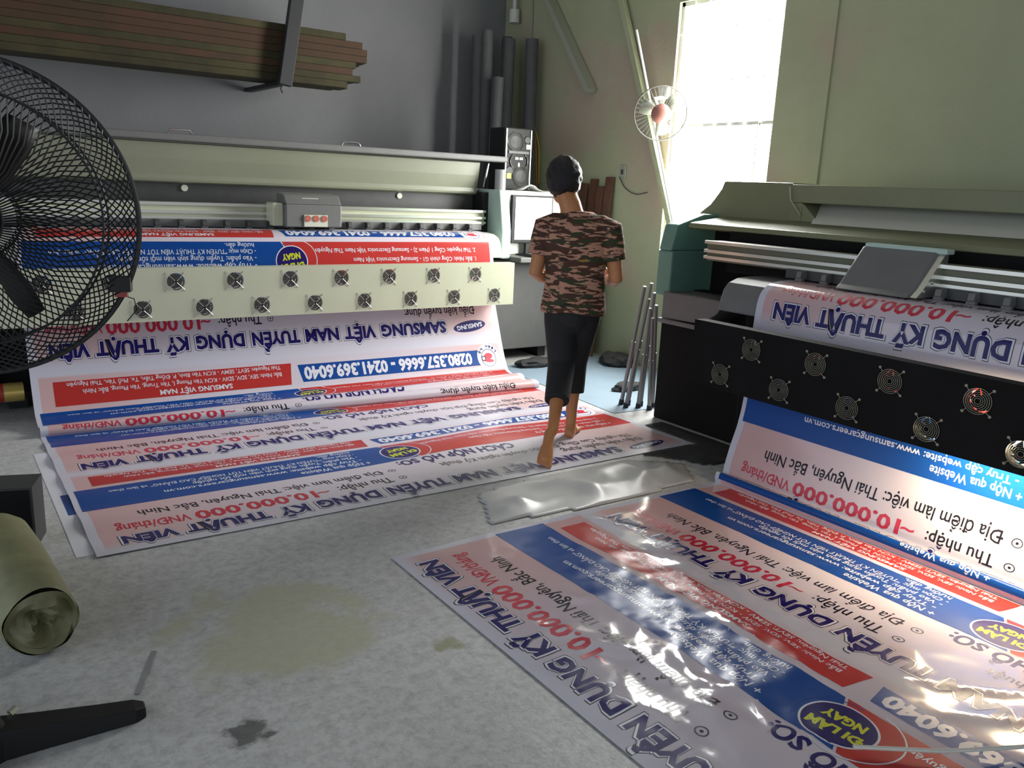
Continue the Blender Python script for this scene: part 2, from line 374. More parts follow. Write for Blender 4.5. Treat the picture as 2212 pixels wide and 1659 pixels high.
D(text_tris('Bắc Ninh: SEV, SDV, SDIV - KCN Yên Phong I, Yên Trung, Yên Phong, Bắc Ninh', 1.79, 2.98, .862, .886, .012), WHITE, L2)
D(text_tris('Thái Nguyên: SEVT, SEMV - KCN Yên Bình, P. Đồng Tiến, Tx. Phổ Yên, Thái Nguyên', 1.79, 3.06, .903, .927, .012), WHITE, L2)
D(poly_tris([(.235, .812), (1.65, .812), (1.672, .922), (.235, .922)]), BLUE, L1)
D(text_tris('0280.357.6666 - 0241.369.6040', .30, 1.635, .826, .908, .045), WHITE, L2)
D(disc(.15, .867, .10), WHITE, L2); D(ring(.15, .86, .062, .066), NAVY, L3)
D(ellipse(.15, .875, .036, .022, 0), CRIM, L4); D(ellipse(.15, .842, .044, .012, .1), CRIM, L4); D(ring(.195, .86, .014, .020, 20), NAVY, L4)
for i, ch in enumerate('Liên hệ'):
    if ch == ' ': continue
    a = PI*.80-PI*.62*i/6
    D(rot_about(text_tris(ch, .14, .16, .935, .955, .03), (.15, .86), a-PI/2), NAVY, L4)

def split_tris(t, grid, ax):
    """cut every triangle at the grid lines along axis ax"""
    out = []
    for _ in range(12):
        lo = np.searchsorted(grid, t[..., ax].min(1)+1e-7, 'right'); hi = np.searchsorted(grid, t[..., ax].max(1)-1e-7, 'right')
        done = hi <= lo
        out.append(t[done]); t = t[~done]
        if not len(t): break
        k = (lo[~done]+hi[~done]-1)//2; c = grid[np.clip(k, 0, len(grid)-1)]
        # order the vertices along the axis, cut the long edge and the shorter one
        o = np.argsort(t[..., ax], 1); a, b, d = (t[np.arange(len(t)), o[:, i]] for i in range(3))
        def cut(p, q):
            w_ = ((c-p[:, ax])/np.where(abs(q[:, ax]-p[:, ax]) < 1e-12, 1, q[:, ax]-p[:, ax]))[:, None]; return p+(q-p)*w_
        ad = cut(a, d); low = b[:, ax] <= c
        e = np.where(low[:, None], cut(b, d), cut(a, b))
        n = []
        n.append(np.stack([a, np.where(low[:, None], b, e), ad], 1))
        n.append(np.stack([np.where(low[:, None], b, e), np.where(low[:, None], e, b), ad], 1))
        n.append(np.stack([np.where(low[:, None], e, b), d, ad], 1))
        t = np.concatenate(n)
        e1 = t[:, 1]-t[:, 0]; e2 = t[:, 2]-t[:, 0]; t = t[abs(e1[:, 0]*e2[:, 1]-e1[:, 1]*e2[:, 0]) > 1e-10]
        if not len(t): break
    return np.concatenate(out) if out else t

def make_sheet(name, left, rgt, ucols, sub, hidden, wr, vin, smin=0.0):
    """banner web: left/right profile knots (depth, z, s); returns an object in printer coordinates"""
    kl, kr = np.array(left, float), np.array(rgt, float); n = len(kl)
    def cat(k, seg, t):
        p = [k[max(seg-1, 0)], k[seg], k[seg+1], k[min(seg+2, n-1)]]
        d1 = (p[2]-p[0]); d2 = (p[3]-p[1]); L = np.linalg.norm(p[2]-p[1])
        for d in (d1, d2):
            l = np.linalg.norm(d); d *= (min(L, l)/l if l > 1e-9 else 0)
        h = ((2*t**3-3*t**2+1), (t**3-2*t**2+t), (-2*t**3+3*t**2), (t**3-t**2))
        return p[1]*h[0]+d1*h[1]+p[2]*h[2]+d2*h[3]
    S, PL, PR = [], [], []
    for i in range(n-1):
        m = max(1, int(math.ceil((kl[i+1, 2]-kl[i, 2])/sub if not any(a <= kl[i, 2]+1e-6 and kl[i+1, 2] <= b+1e-6 for a, b in hidden) else 3)))
        m = min(m, 200); m = max(m, 3)
        for j in range(m):
            t = j/m; S.append(kl[i, 2]+(kl[i+1, 2]-kl[i, 2])*t); PL.append(cat(kl[:, :2], i, t)); PR.append(cat(kr[:, :2], i, t))
    S.append(kl[-1, 2]); PL.append(kl[-1, :2]); PR.append(kr[-1, :2])
    S, PL, PR = np.array(S), np.array(PL), np.array(PR)
    U = np.array(ucols); X = 3.68-U
    W = (1-U/3.24)                       # 1 at the sheet's right edge
    G = np.zeros((len(S), len(U), 3))
    G[..., 0] = X[None]; G[..., 1:] = PL[:, None]*(1-W[None, :, None])+PR[:, None]*W[None, :, None]
    for i in range(len(S)):
        for j in range(len(U)):
            G[i, j, 2] += wr(G[i, j, 0], G[i, j, 1], S[i])
    G[..., 2] = np.maximum(G[..., 2], .0015)
    ds = np.gradient(G, axis=0); du = -np.gradient(G, axis=1)
    N = np.cross(du, ds); N /= np.linalg.norm(N, axis=2, keepdims=True)+1e-12
    ns, nu = len(S), len(U)
    vs = [G.reshape(-1, 3)]; nr = [N.reshape(-1, 3)]; uv = [np.stack(np.broadcast_arrays(U[None]/3.24, S[:, None]/PER), -1).reshape(-1, 2)]
    fi = []; idx = np.arange(ns*nu).reshape(ns, nu)
    a, b, c, d = idx[:-1, :-1], idx[:-1, 1:], idx[1:, 1:], idx[1:, :-1]
    fi.append(np.stack([a, c, b], -1).reshape(-1, 3)); fi.append(np.stack([a, d, c], -1).reshape(-1, 3))
    mats = [np.zeros(len(fi[0])*2, int)]
    tot = ns*nu
    for k in range(int(S[-1]//PER)+1):
        for t, ink, lift in DES:
            q = t.copy(); q[..., 1] += k*PER
            if q[..., 1].min() > S[-1] or q[..., 1].max() < S[0]: continue
            q = split_tris(q, S, 1); q = split_tris(q, U, 0)
            cc = q.mean(1); ok = (cc[:, 1] > S[0]+.001) & (cc[:, 1] < S[-1]-.001) & (cc[:, 0] > U[0]) & (cc[:, 0] < U[-1])
            for h0, h1 in hidden: ok &= ~((cc[:, 1] > h0) & (cc[:, 1] < h1))
            q = q[ok]; cc = cc[ok]
            if not len(q): continue
            e1 = q[:, 1]-q[:, 0]; e2 = q[:, 2]-q[:, 0]; ar = e1[:, 0]*e2[:, 1]-e1[:, 1]*e2[:, 0]
            q = np.where((ar > 0)[:, None, None], q[:, ::-1], q)
            i = np.clip(np.searchsorted(S, cc[:, 1], 'right')-1, 0, ns-2)[:, None]; j = np.clip(np.searchsorted(U, cc[:, 0], 'right')-1, 0, nu-2)[:, None]
            ts = np.clip((q[..., 1]-S[i])/(S[i+1]-S[i]), 0, 1)[..., None]; tu = np.clip((q[..., 0]-U[j])/(U[j+1]-U[j]), 0, 1)[..., None]
            def bil(A):
                A00, A01, A10, A11 = A[i, j], A[i, j+1], A[i+1, j], A[i+1, j+1]
                up = ts > tu                  # same diagonal as the base triangles
                return np.where(up, A00+(A10-A00)*ts+(A11-A10)*tu, A00+(A01-A00)*tu+(A11-A01)*ts)
            P_ = bil(G); Nn = bil(N); Nn /= np.linalg.norm(Nn, axis=2, keepdims=True)
            P_ = P_+Nn*lift
            vs.append(P_.reshape(-1, 3)); nr.append(Nn.reshape(-1, 3)); uv.append((q/np.array([3.24, PER])).reshape(-1, 2))
            fi.append(np.arange(tot, tot+3*len(q)).reshape(-1, 3)); mats.append(np.full(len(q), ink)); tot += 3*len(q)
    V = np.concatenate(vs); Fc = np.concatenate(fi); NR = np.concatenate(nr); UVs = np.concatenate(uv); MI = np.concatenate(mats)
    me = bpy.data.meshes.new(name); me.vertices.add(len(V)); me.vertices.foreach_set('co', V.astype(np.float32).ravel())
    me.loops.add(Fc.size); me.loops.foreach_set('vertex_index', Fc.astype(np.int32).ravel())
    me.polygons.add(len(Fc)); me.polygons.foreach_set('loop_start', np.arange(0, Fc.size, 3, dtype=np.int32))
    me.polygons.foreach_set('loop_total', np.full(len(Fc), 3, np.int32))
    me.polygons.foreach_set('material_index', MI.astype(np.int32)); me.polygons.foreach_set('use_smooth', np.ones(len(Fc), bool))
    me.uv_layers.new(name='UVMap'); me.update(calc_edges=True)
    me.uv_layers[0].data.foreach_set('uv', UVs[Fc.ravel()].astype(np.float32).ravel())
    for m in [vin]+INK: me.materials.append(m)
    me.normals_split_custom_set_from_vertices([tuple(x) for x in NR])
    o = bpy.data.objects.new(name, me); C.objects.link(o)
    return o

# ------------------------------------------------------------------ the two wide-format printers (one local frame, x to the right, y into the machine)
OX, OY = 2.06, 5.6
def fan_plate(rows, x0, x1, z0, zm, z1, rad=.052):
    """sheet-metal fan bar front with round holes"""
    mb = MB()
    for cs, cz, za, zb in rows:
        ed = [x0]+[(a+b)/2 for a, b in zip(cs[:-1], cs[1:])]+[x1]
        for i, cx in enumerate(cs):
            xa, xb = ed[i], ed[i+1]
            angs = sorted(set([2*PI*k/28 for k in range(28)]+[math.atan2(z-cz, x-cx) % (2*PI) for x in (xa, xb) for z in (za, zb)]))
            inn, out, inb = [], [], []
            for a in angs:
                c_, s_ = math.cos(a), math.sin(a)
                t = min([(xb-cx)/c_ if c_ > 1e-9 else 9, (xa-cx)/c_ if c_ < -1e-9 else 9, (zb-cz)/s_ if s_ > 1e-9 else 9, (za-cz)/s_ if s_ < -1e-9 else 9])
                inn.append((cx+rad*c_, 0, cz+rad*s_)); out.append((cx+t*c_, 0, cz+t*s_)); inb.append((cx+rad*c_, .012, cz+rad*s_))
            n = len(angs)
            mb.add(inn+out+inb, [(k, (k+1) % n, n+(k+1) % n, n+k) for k in range(n)]+[(k, 2*n+k, 2*n+(k+1) % n, (k+1) % n) for k in range(n)])
    mb.box(x0, x1, .0005, .07, z1-.004, z1); mb.box(x0, x1, .0005, .07, z0, z0+.004)
    mb.box(x0, x0+.004, .0005, .07, z0, z1); mb.box(x1-.004, x1, .0005, .07, z0, z1)
    return mb
def fan_body():
    mb = MB()
    mb.tube([(0, .012, 0), (0, .045, 0)], .053, 28, 0, caps=False)
    mb.cyl((0, .014, 0), (0, 1, 0), .021, .03, 20)
    for k in range(7):
        a = 2*PI*k/7; da = .62
        r0, r1 = .02, .049
        q = []
        for r in (r0, r1):
            q += [(r*math.cos(a), .018, r*math.sin(a)), (r*math.cos(a+da*1.7), .040, r*math.sin(a+da*1.7))]
        mb.add(q+[(x, y+.002, z) for x, y, z in q], [(0, 1, 3, 2), (4, 6, 7, 5), (0, 4, 5, 1), (2, 3, 7, 6)])
    return mb
def fan_guard(inner=.006, rr=.0008):
    mb = MB()
    for r in (.012, .020, .028, .036, .044, .052):
        mb.tube([(r*math.cos(2*PI*k/24), -.006, r*math.sin(2*PI*k/24)) for k in range(24)], rr, 5, closed=True)
    for a in (PI/4, 3*PI/4, 5*PI/4, 7*PI/4):
        c_, s_ = math.cos(a), math.sin(a)
        mb.tube([(inner*c_, -.007, inner*s_), (.056*c_, -.007, .056*s_), (.072*c_, -.002, .072*s_)], .0017, 5)
        mb.cyl((.073*c_, 0, .073*s_), (0, -1, 0), .006, .004, 8)
    return mb
_fanparts = {}
def make_fans(root, centres, y, mat_body, mat_guard):
    for i, (x, z) in enumerate(centres):
        key = (mat_body.name, mat_guard.name)
        if key not in _fanparts:
            b = fan_body().build('cooling_fan', mat_body, root); g = (fan_guard() if mat_guard is M['guard_wire'] else fan_guard(.050, .0014)).build('fan_guard', mat_guard, b)
            g['label'] = 'round wire finger guard'
            _fanparts[key] = (b, g); b.location = (x-OX, y-OY, z)
        else:
            pb, pg = _fanparts[key]; b = copy_part(pb, root, (x-OX, y-OY, z)); copy_part(pg, b)

class LMB(MB):
    """mesh in printer coordinates, shifted to the printer's own origin"""
    def build(s, name, mats, parent=None, bevel=0.):
        s.v = [(x-OX, y-OY, z) for x, y, z in s.v]; return MB.build(s, name, mats, parent, bevel)

def printer(root, kind):
    pale = kind == 'pale'
    body, plate, rail = (M['mid_grey'], M['cream_metal'], M['silver']) if pale else (M['black_panel'], M['black_panel'], M['silver'])
    XL = -.1 if pale else -.2
    # lower frame and its feet
    m = LMB(); m.box(.30, 3.76, 5.66, 6.35, .12, .98); m.build('base_frame', M['matte_black'], root, .01)
    for x in (.4, 2.0, 3.6):
        m = LMB(); m.box(x-.05, x+.05, 5.75, 6.25, 0, .13); m.build('foot', M['steel_dark'], root)
    # curved platen the vinyl slides over
    prof = [(5.543, .90), (5.555, .97), (5.572, 1.02), (5.605, 1.056), (5.665, 1.078), (5.75, 1.085), (6.0, 1.083), (6.0, .90)]
    m = LMB(); m.prism(prof, 0, .20 if not pale else .30, 3.78); m.build('platen', M['white_paint'] if pale else M['mid_grey'], root, .012)
    # fan bar
    if pale:
        up = [.5275+.35385*k for k in range(9)]; lo = [.6845+.3563*k for k in range(9)]; zu, zl = .808, .647
    else:
        lo = [.5275+.35385*k-.02 for k in range(9)]; up = [.680+.3545*k for k in range(9)]; zu, zl = .785, .622
        up, lo = [.676+.355*k for k in range(9)], [.502+.355*k for k in range(9)]
    z0, zm, z1 = (.573, .727, .890) if pale else (.540, .705, .880)
    m = fan_plate([(up, zu, zm, z1), (lo, zl, z0, zm)], .30, 3.71, z0, zm, z1)
    m.v = [(x-OX, y+5.27-OY, z) for x, y, z in m.v]; o = m.build('fan_bar', plate, root)
    make_fans(root, [(x, zu) for x in up]+[(x, zl) for x in lo], 5.27, M['matte_black'], M['guard_wire'] if pale else M['guard_dim'])
    for x in (.305, 3.70):
        m = LMB(); m.box(x, x+.01, 5.33, 5.70, .60, .70); m.build('fan_bar_bracket', body, root)
    # beam, its rails and the dark wall behind
    bz = 1.135
    m = LMB(); m.box(XL, 3.80, 5.86, 5.98, bz, bz+.12, 0); m.build('beam', M['cream_metal'] if pale else M['beam_grey'], root, .006)
    for z in (bz+.022, bz+.06, bz+.112):
        m = LMB(); m.box(XL, 3.80, 5.835, 5.862, z-.009, z+.009); m.build('guide_rail', rail, root)
    m = LMB(); m.box(XL, 3.86, 6.05, 6.09, 1.06, 1.42 if pale else 1.31); m.build('back_wall', M['dark_grey'] if pale else M['matte_black'], root)
    for x in (1.50, 3.12):
        m = LMB(); m.cyl((x, 6.05, 1.345), (0, -1, 0), .022, .012, 20); m.build('bolt_cap', M['label_white'], root)
    # pinch rollers under the beam
    proto = None
    for k in range(22):
        x = .52+.1475*k
        if proto is None:
            m = MB(); m.prism([(-.03, .045), (.015, .05), (.02, .01), (-.02, -.005), (-.035, .015)], 0, -.014, .014); m.cyl((-.02, -.02, .0), (1, 0, 0), .013, .04, 12)
            proto = m.build('pinch_roller', M['dark_grey'] if pale else M['mid_grey'], root); proto.location = (x-OX, 5.80-OY, 1.10)
        else: copy_part(proto, root, (x-OX, 5.80-OY, 1.10))
    m = LMB(); m.box(.4, 3.75, 5.82, 5.86, 1.10, 1.15); m.build('pinch_roller_strip', M['mid_grey'] if pale else M['dark_grey'], root)

SPL = thing('wide_format_printer', 'long cream and grey wide format printer against the back wall with its lid up', 'printer', (OX, OY, 0))
SPR = thing('wide_format_printer', 'black wide format printer with grey print carriage below the window, beside the bright hanging vinyl', 'printer', (OY-2.07, 3.23-OX, 0), -PI/2)
SPR.scale = (1, 1, .955)
printer(SPL, 'pale'); printer(SPR, 'dark')

# --- pale printer: lid, carriage, right-hand end
m = LMB(); prof = [(6.02, 1.375), (5.99, 1.385), (5.985, 1.40), (5.99, 1.43), (5.965, 1.53), (5.95, 1.63), (5.97, 1.64), (6.01, 1.53), (6.03, 1.43)]
m.prism(prof, 0, -.5, 3.80); lid = m.build('lid', M['grey_lid'], SPL)
m = LMB(); m.box(-.5, 4.04, 5.90, 6.05, 1.645, 1.692); m.build('lid_rim', M['mid_grey'], lid, .01)
lid.children[0].parent = lid
for x in (1.46, 2.66):
    m = LMB(); m.tube([(x-.075, 5.93, 1.69), (x-.06, 5.93, 1.715), (x+.06, 5.93, 1.715), (x+.075, 5.93, 1.69)], .006, 8); m.build('lid_handle', M['chrome'], lid)
m = LMB(); m.tube([(3.90, 5.98, 1.63), (3.84, 5.95, 1.44)], .008, 8); m.build('gas_strut', M['chrome'], SPL)
m = LMB(); m.box(2.06, 2.47, 5.66, 5.84, 1.115, 1.27); m.prism([(5.66, 1.27), (5.84, 1.27), (5.84, 1.345), (5.72, 1.335)], 0, 2.06, 2.47)
car = m.build('print_carriage', M['mid_grey'], SPL, .01)
m = LMB(); m.box(1.985, 2.06, 5.70, 5.84, 1.12, 1.275); m.build('carriage_side', M['cream_metal'], car, .008)
m = LMB(); m.box(2.19, 2.36, 5.652, 5.66, 1.12, 1.20, 0)
for k in range(3): m.cyl((2.215+.06*k, 5.652, 1.175), (0, -1, 0), .022, .006, 14, 1)
m.build('ink_label', [M['label_white'], M['red_label']], car)
m = LMB(); m.box(2.19, 2.31, 5.695, 5.703, 1.285, 1.312); m.build('name_plate', M['label_white'], car)
m = LMB(); m.prism([(5.68, .88), (5.68, 1.10), (5.74, 1.425), (6.32, 1.425), (6.32, .88)], 0, 3.86, 3.95); m.build('side_cheek', M['pale_teal'], SPL, .01)
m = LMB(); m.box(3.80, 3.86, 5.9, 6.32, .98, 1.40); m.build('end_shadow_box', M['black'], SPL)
m = LMB(); m.box(3.80, 4.55, 5.78, 6.35, .10, .86); m.build('end_cabinet', M['mid_grey'], SPL, .012)
for x in (3.9, 4.45):
    m = LMB(); m.box(x-.04, x+.04, 5.85, 6.25, 0, .10); m.build('foot', M['steel_dark'], SPL)
m = LMB(); m.prism([(5.80, .90), (5.80, 1.05), (5.85, 1.425), (6.32, 1.425), (6.32, .90)], 0, 3.95, 4.60); m.build('control_housing', M['white_paint'], SPL, .012)
m = LMB(); m.box(3.95, 4.55, 5.53, 6.32, .86, .90); shelf = m.build('control_shelf', M['mid_grey'], SPL, .006)
m = LMB(); m.cyl((.31, 5.47, .17), (1, 0, 0), .055, .10, 24, 0); m.cyl((.0, 5.47, .17), (1, 0, 0), .055, .31, 24, 1); m.build('roller_end', [M['gold'], M['red_paint']], SPL)
m = LMB(); m.box(-.6, .30, 5.62, 6.3, .12, .98); m.build('end_panel', M['matte_black'], SPL)

# --- dark printer: carriage, raised hood, left-hand end
m = LMB(); lx0, lx1 = .80, 1.18
m.prism([(5.66, 1.095), (5.70, 1.12), (5.86, 1.31), (5.90, 1.31), (5.90, 1.095)], 0, lx0, lx1); car = m.build('print_carriage', M['mid_grey'], SPR, .012)
m = LMB(); m.prism([(5.68, 1.10), (5.72, 1.13), (5.87, 1.30), (5.90, 1.30), (5.90, 1.10)], 0, lx1, lx1+.03)
for yy, zz in ((5.74, 1.13), (5.80, 1.17), (5.86, 1.25)): m.cyl((lx1+.03, yy, zz), (1, 0, 0), .009, .006, 10)
m.build('carriage_side', M['silver'], car)
m = LMB(); m.box(lx0+.01, lx1+.04, 5.86, 5.93, 1.30, 1.325); m.build('carriage_cap', M['pale_teal'], car, .006)
m = LMB(); m.box(-.71, -.585, 5.97, 6.6, .855, 1.155); m.prism([(5.97, 1.155), (6.01, 1.325), (6.25, 1.40), (6.6, 1.40), (6.6, 1.155)], 0, -.71, -.60); m.build('side_cheek', M['teal'], SPR, .012)
m = LMB(); m.box(-.64, .30, 5.98, 6.6, .0, .70); m.build('end_cabinet', M['matte_black'], SPR, .01)
m = LMB(); m.prism([(-.62, .885), (-.10, .885), (-.16, .80), (-.27, .715), (-.62, .705)], 1, 5.955, 6.25); m.build('end_ledge', M['mid_grey'], SPR, .008)
m = LMB(); m.box(-.64, -.25, 5.94, 5.97, .675, .705); m.build('ledge_lip', M['mid_grey'], SPR, .006)
m = LMB(); m.box(-.62, .30, 6.20, 6.3, .70, .89); m.build('end_floor', M['matte_black'], SPR)
m = LMB(); m.box(-.54, .25, 6.3, 6.34, .87, 1.38); m.build('end_back', M['matte_black'], SPR)
m = LMB(); m.prism([(6.04, 1.315), (6.05, 1.345), (6.36, 1.39), (6.62, 1.39), (6.62, 1.33), (6.08, 1.305)], 0, -.54, 3.9); m.build('top_rail', M['olive_lid'], SPR, .008)
# hood: the end piece stands higher than the long raised cover
m = LMB(); m.prism([(-.04, 1.625), (-.58, 1.625), (-.60, 1.57), (-.68, 1.47), (-.78, 1.40), (-.78, 1.36), (-.04, 1.36)], 1, 6.38, 6.62); hood = m.build('hood_end', M['olive_lid'], SPR, .01)
m = LMB(); m.box(-.04, 3.9, 6.36, 6.62, 1.505, 1.615); m.box(-.04, .05, 6.36, 6.62, 1.39, 1.505)
m.add([(.05, 6.36, 1.39), (.18, 6.36, 1.39), (.05, 6.36, 1.505), (.05, 6.60, 1.39), (.18, 6.60, 1.39), (.05, 6.60, 1.505)], [(0, 1, 2), (3, 5, 4), (0, 3, 4, 1), (1, 4, 5, 2), (2, 5, 3, 0)])
m.build('hood_cover', M['olive_lid'], SPR, .006)
m = LMB(); m.add([(.17, 6.30, 1.386), (3.9, 6.30, 1.386), (3.9, 6.56, 1.512), (.04, 6.56, 1.512), (.17, 6.32, 1.38), (3.9, 6.32, 1.38), (3.9, 6.58, 1.506), (.04, 6.58, 1.506)], [(0, 1, 2, 3), (7, 6, 5, 4), (0, 4, 5, 1), (1, 5, 6, 2), (2, 6, 7, 3), (3, 7, 4, 0)]); m.build('hood_lining', M['light_olive'], SPR)
m = LMB(); m.tube([(.06, 6.34, 1.43), (-.02, 6.34, 1.52), (-.035, 6.34, 1.60)], .004, 6); m.build('hood_strut', M['steel_pale'], SPR)
m = LMB(); m.box(.02, .07, 5.95, 5.97, 1.13, 1.165); m.build('switch_tag', M['label_white'], SPR)
# halogen drying lamp behind the fan bar
m = LMB(); m.cyl((1.62, 5.36, .553), (1, 0, 0), .007, .60, 10); m.build('drying_lamp', M['halogen'], SPR)
m = LMB(); m.prism([(5.32, .60), (5.35, .625), (5.39, .60), (5.385, .60), (5.35, .618), (5.325, .60)], 0, 1.5, 2.3); m.build('lamp_reflector', M['silver'], SPR)

# ------------------------------------------------------------------ vinyl webs
vinyl_l, vinyl_r = vinyl(.30), vinyl(.10)
up_l = [(5.41, .40, 3.125), (5.47, .56, 3.290), (5.50, .75, 3.485), (5.527, .92, 3.662), (5.543, .99, 3.735), (5.557, 1.03, 3.785), (5.595, 1.066, 3.845), (5.66, 1.088, 3.915), (5.75, 1.095, 4.005), (5.86, 1.093, 4.115)]
kr = [(3.30, .004, 0), (4.0, .004, .70), (4.70, .004, 1.40), (4.84, .004, 1.54), (4.835, .02, 2.20), (4.85, .052, 2.25), (4.90, .060, 2.30), (4.96, .045, 2.36), (5.02, .04, 2.42),
      (5.05, .065, 2.44), (5.10, .068, 2.49), (5.17, .048, 2.53), (5.22, .052, 2.62), (5.25, .065, 2.76), (5.285, .115, 2.83), (5.335, .215, 2.93)]+up_l
kl = [(3.30, .004, 0), (4.0, .004, .70), (4.70, .004, 1.40), (4.84, .004, 1.54), (5.04, .02, 2.20), (5.045, .045, 2.25), (5.075, .055, 2.30), (5.10, .045, 2.36), (5.115, .036, 2.42),
      (5.12, .036, 2.44), (5.13, .036, 2.49), (5.16, .042, 2.53), (5.20, .055, 2.62), (5.25, .072, 2.76), (5.29, .12, 2.83), (5.34, .22, 2.93)]+up_l
# the left edge lies flat a little further in before it folds
kl[3] = (5.03, .004, 1.54); kr[3] = (4.84, .004, 1.54)
HID_L = [(1.745, 2.19)]
kl.insert(4, (5.045, .004, 1.745)); kl[3] = (4.84, .004, 1.54); kr.insert(4, (4.842, .006, 1.745)); kr[3] = (4.80, .004, 1.54)
def wr_l(x, y, s):
    z = 0
    if s < 1.6:
        e = max(0, 1-abs(x-.44)/.5); e2 = math.exp(-((y-3.9)/.35)**2)
        z += .006*(1+math.sin(y*14+x*1.2))*.5*min(1, (1.6-s)*4)+e*.008*(1+math.sin(y*21))*.5
        z += .02*e2*math.exp(-((x-2.5-(y-3.9)*1.4)/.35)**2)+.012*math.exp(-((y-3.75)/.2)**2)*math.exp(-((x-2.95)/.3)**2)
        z *= min(1, (s+.05)*6)
    elif s > 3.1 and s < 3.3: z = 0
    return z
ul = list(np.linspace(0, 3.24, 55))
bl = make_sheet('printed_banner', kl, kr, ul, .03, HID_L, wr_l, vinyl_l)
tag(bl, 'long printed vinyl banner running from the cream printer onto the floor under the walking person', 'banner')
W0 = 1.405
def rl(x): return x+2.07
kR = [(rl(1.41), .004, 0), (rl(1.9), .004, .509), (rl(2.5), .004, 1.133), (rl(3.1), .004, 1.757), (rl(3.285), .004, 1.95), (rl(3.282), .03, 2.52), (rl(3.292), .058, 2.56), (rl(3.32), .052, 2.62), (rl(3.337), .045, 3.17), (rl(3.347), .09, 3.24), (rl(3.376), .19, 3.37),
      (rl(3.415), .30, 3.49), (rl(3.44), .436, 3.63), (rl(3.452), .80, 4.01), (rl(3.463), .93, 4.15), (rl(3.483), .985, 4.21), (rl(3.525), 1.02, 4.27), (rl(3.59), 1.038, 4.345), (rl(3.68), 1.045, 4.44), (rl(3.79), 1.043, 4.56)]
HID_R = [(1.955, 2.515), (2.63, 3.165)]
def ridged(x, y, f, seed, p=2):
    return (1-abs(noise.noise(Vector((x*f, y*f, seed)))))**p
def wr_r(lx, ly, s):
    if s > 1.9: return 0
    X, Y = ly-2.07, 3.23-lx
    z = .003*(1+noise.noise(Vector((X*3, Y*3, 1))))
    g = math.exp(-(((X-2.0)*.85)**2+((Y-1.8)*1.0)**2)/.30)
    g2 = math.exp(-((X-2.75)/.35)**2-((Y-.95)/.35)**2); g3 = math.exp(-((X-1.75)/.2)**2-((Y-1.35)/.25)**2)
    g4 = math.exp(-((X-2.35)/.22)**2-((Y-2.55)/.25)**2)
    z += g*(.018*ridged(X+Y*.5, Y-X*.3, 3.8, 3.3, 3)+.006*ridged(X+Y*.3, Y*1.3, 9, 7.1, 3))
    z += g3*.014*ridged(X, Y*.6, 8, 2.2, 3)+g2*.012*ridged(X*.8+Y*.8, (Y-X)*.3, 5, 5.5, 3)+g4*.018*ridged(X+Y, (Y-X)*.3, 5, 9.5, 3)
    return z*min(1, (s+.02)*5)*min(1, (1.9-s)*8)
ur = list(np.linspace(0, 3.24, 130))
br = make_sheet('printed_banner', kR, kR, ur, .022, HID_R, wr_r, vinyl_r)
tag(br, 'glossy crumpled printed vinyl banner feeding out of the black printer across the near floor', 'banner')
br.matrix_world = Matrix.Translation((-2.07, 3.205, 0)) @ Matrix.Rotation(-PI/2, 4, 'Z')
# an earlier print lying underneath, its edge showing at the left
mb = MB(); x0_, x1_ = .375, 3.55
mb.box(x0_, x1_, 3.34, 4.75, .0004, .0016, 0); mb.box(x0_+.035, x1_-.03, 3.30+.50, 3.30+.762, .0016, .0022, 1)
ub = mb.build('printed_banner', [pbr('vinyl_back', (.70, .70, .76), .35), INK[0]])
tag(ub, 'earlier printed banner lying underneath, only its pale left edge with a blue strip showing', 'banner')

# ------------------------------------------------------------------ thin sheets on the floor, plus painted sheen and shade patches
def crumple(name, poly, amp, f, seed, mat, z0, label, cat, step=.025):
    xs = [p[0] for p in poly]; ys = [p[1] for p in poly]; pts = {}; mb = MB()
    def inside(x, y):
        c = False; n = len(poly)
        for i in range(n):
            a, b = poly[i], poly[i-1]
            if (a[1] > y) != (b[1] > y) and x < (b[0]-a[0])*(y-a[1])/(b[1]-a[1])+a[0]: c = not c
        return c
    def tap(x, y):
        d = 9
        for i in range(len(poly)):
            a, b = Vector(poly[i]), Vector(poly[i-1]); t = max(0, min(1, (Vector((x, y))-a).dot(b-a)/(b-a).length_squared)); d = min(d, (Vector((x, y))-a-(b-a)*t).length)
        return min(1, d/.14)
    nx, ny = int((max(xs)-min(xs))/step), int((max(ys)-min(ys))/step); ids = {}; vs = []; fs = []
    def vid(i, j):
        if (i, j) not in ids:
            x, y = min(xs)+i*step, min(ys)+j*step
            ids[(i, j)] = len(vs); vs.append((x, y, z0+tap(x, y)*(amp*ridged(x+.5*y, y-.3*x, f, seed, 5)+amp*.25*ridged(x, y, f*2.3, seed+4, 3))))
        return ids[(i, j)]
    for i in range(nx):
        for j in range(ny):
            if inside(min(xs)+(i+.5)*step, min(ys)+(j+.5)*step): fs.append((vid(i, j), vid(i+1, j), vid(i+1, j+1), vid(i, j+1)))
    mb.add(vs, fs, 0, True); o = mb.build(name, mat); sd = o.modifiers.new('thickness', 'SOLIDIFY'); sd.thickness = .0015; sd.offset = -1
    return tag(o, label, cat)
crumple('plastic_film', [(1.95, 2.86), (2.1, 3.2), (2.6, 3.265), (3.1, 3.26), (3.36, 3.06), (3.2, 2.82), (2.5, 2.80)], .045, 2.2, 11, M['clear_film'], .004, 'crumpled pale grey plastic film on the floor between the two banners', 'plastic film')
mb = MB(); mb.add([(3.72, 4.05, .003), (4.95, 3.95, .003), (4.95, 5.62, .003), (3.82, 5.62, .003)], [(0, 1, 2, 3)]); mb.add([(3.72, 4.05, .0005), (4.95, 3.95, .0005), (4.95, 5.62, .0005), (3.82, 5.62, .0005)], [(3, 2, 1, 0)])
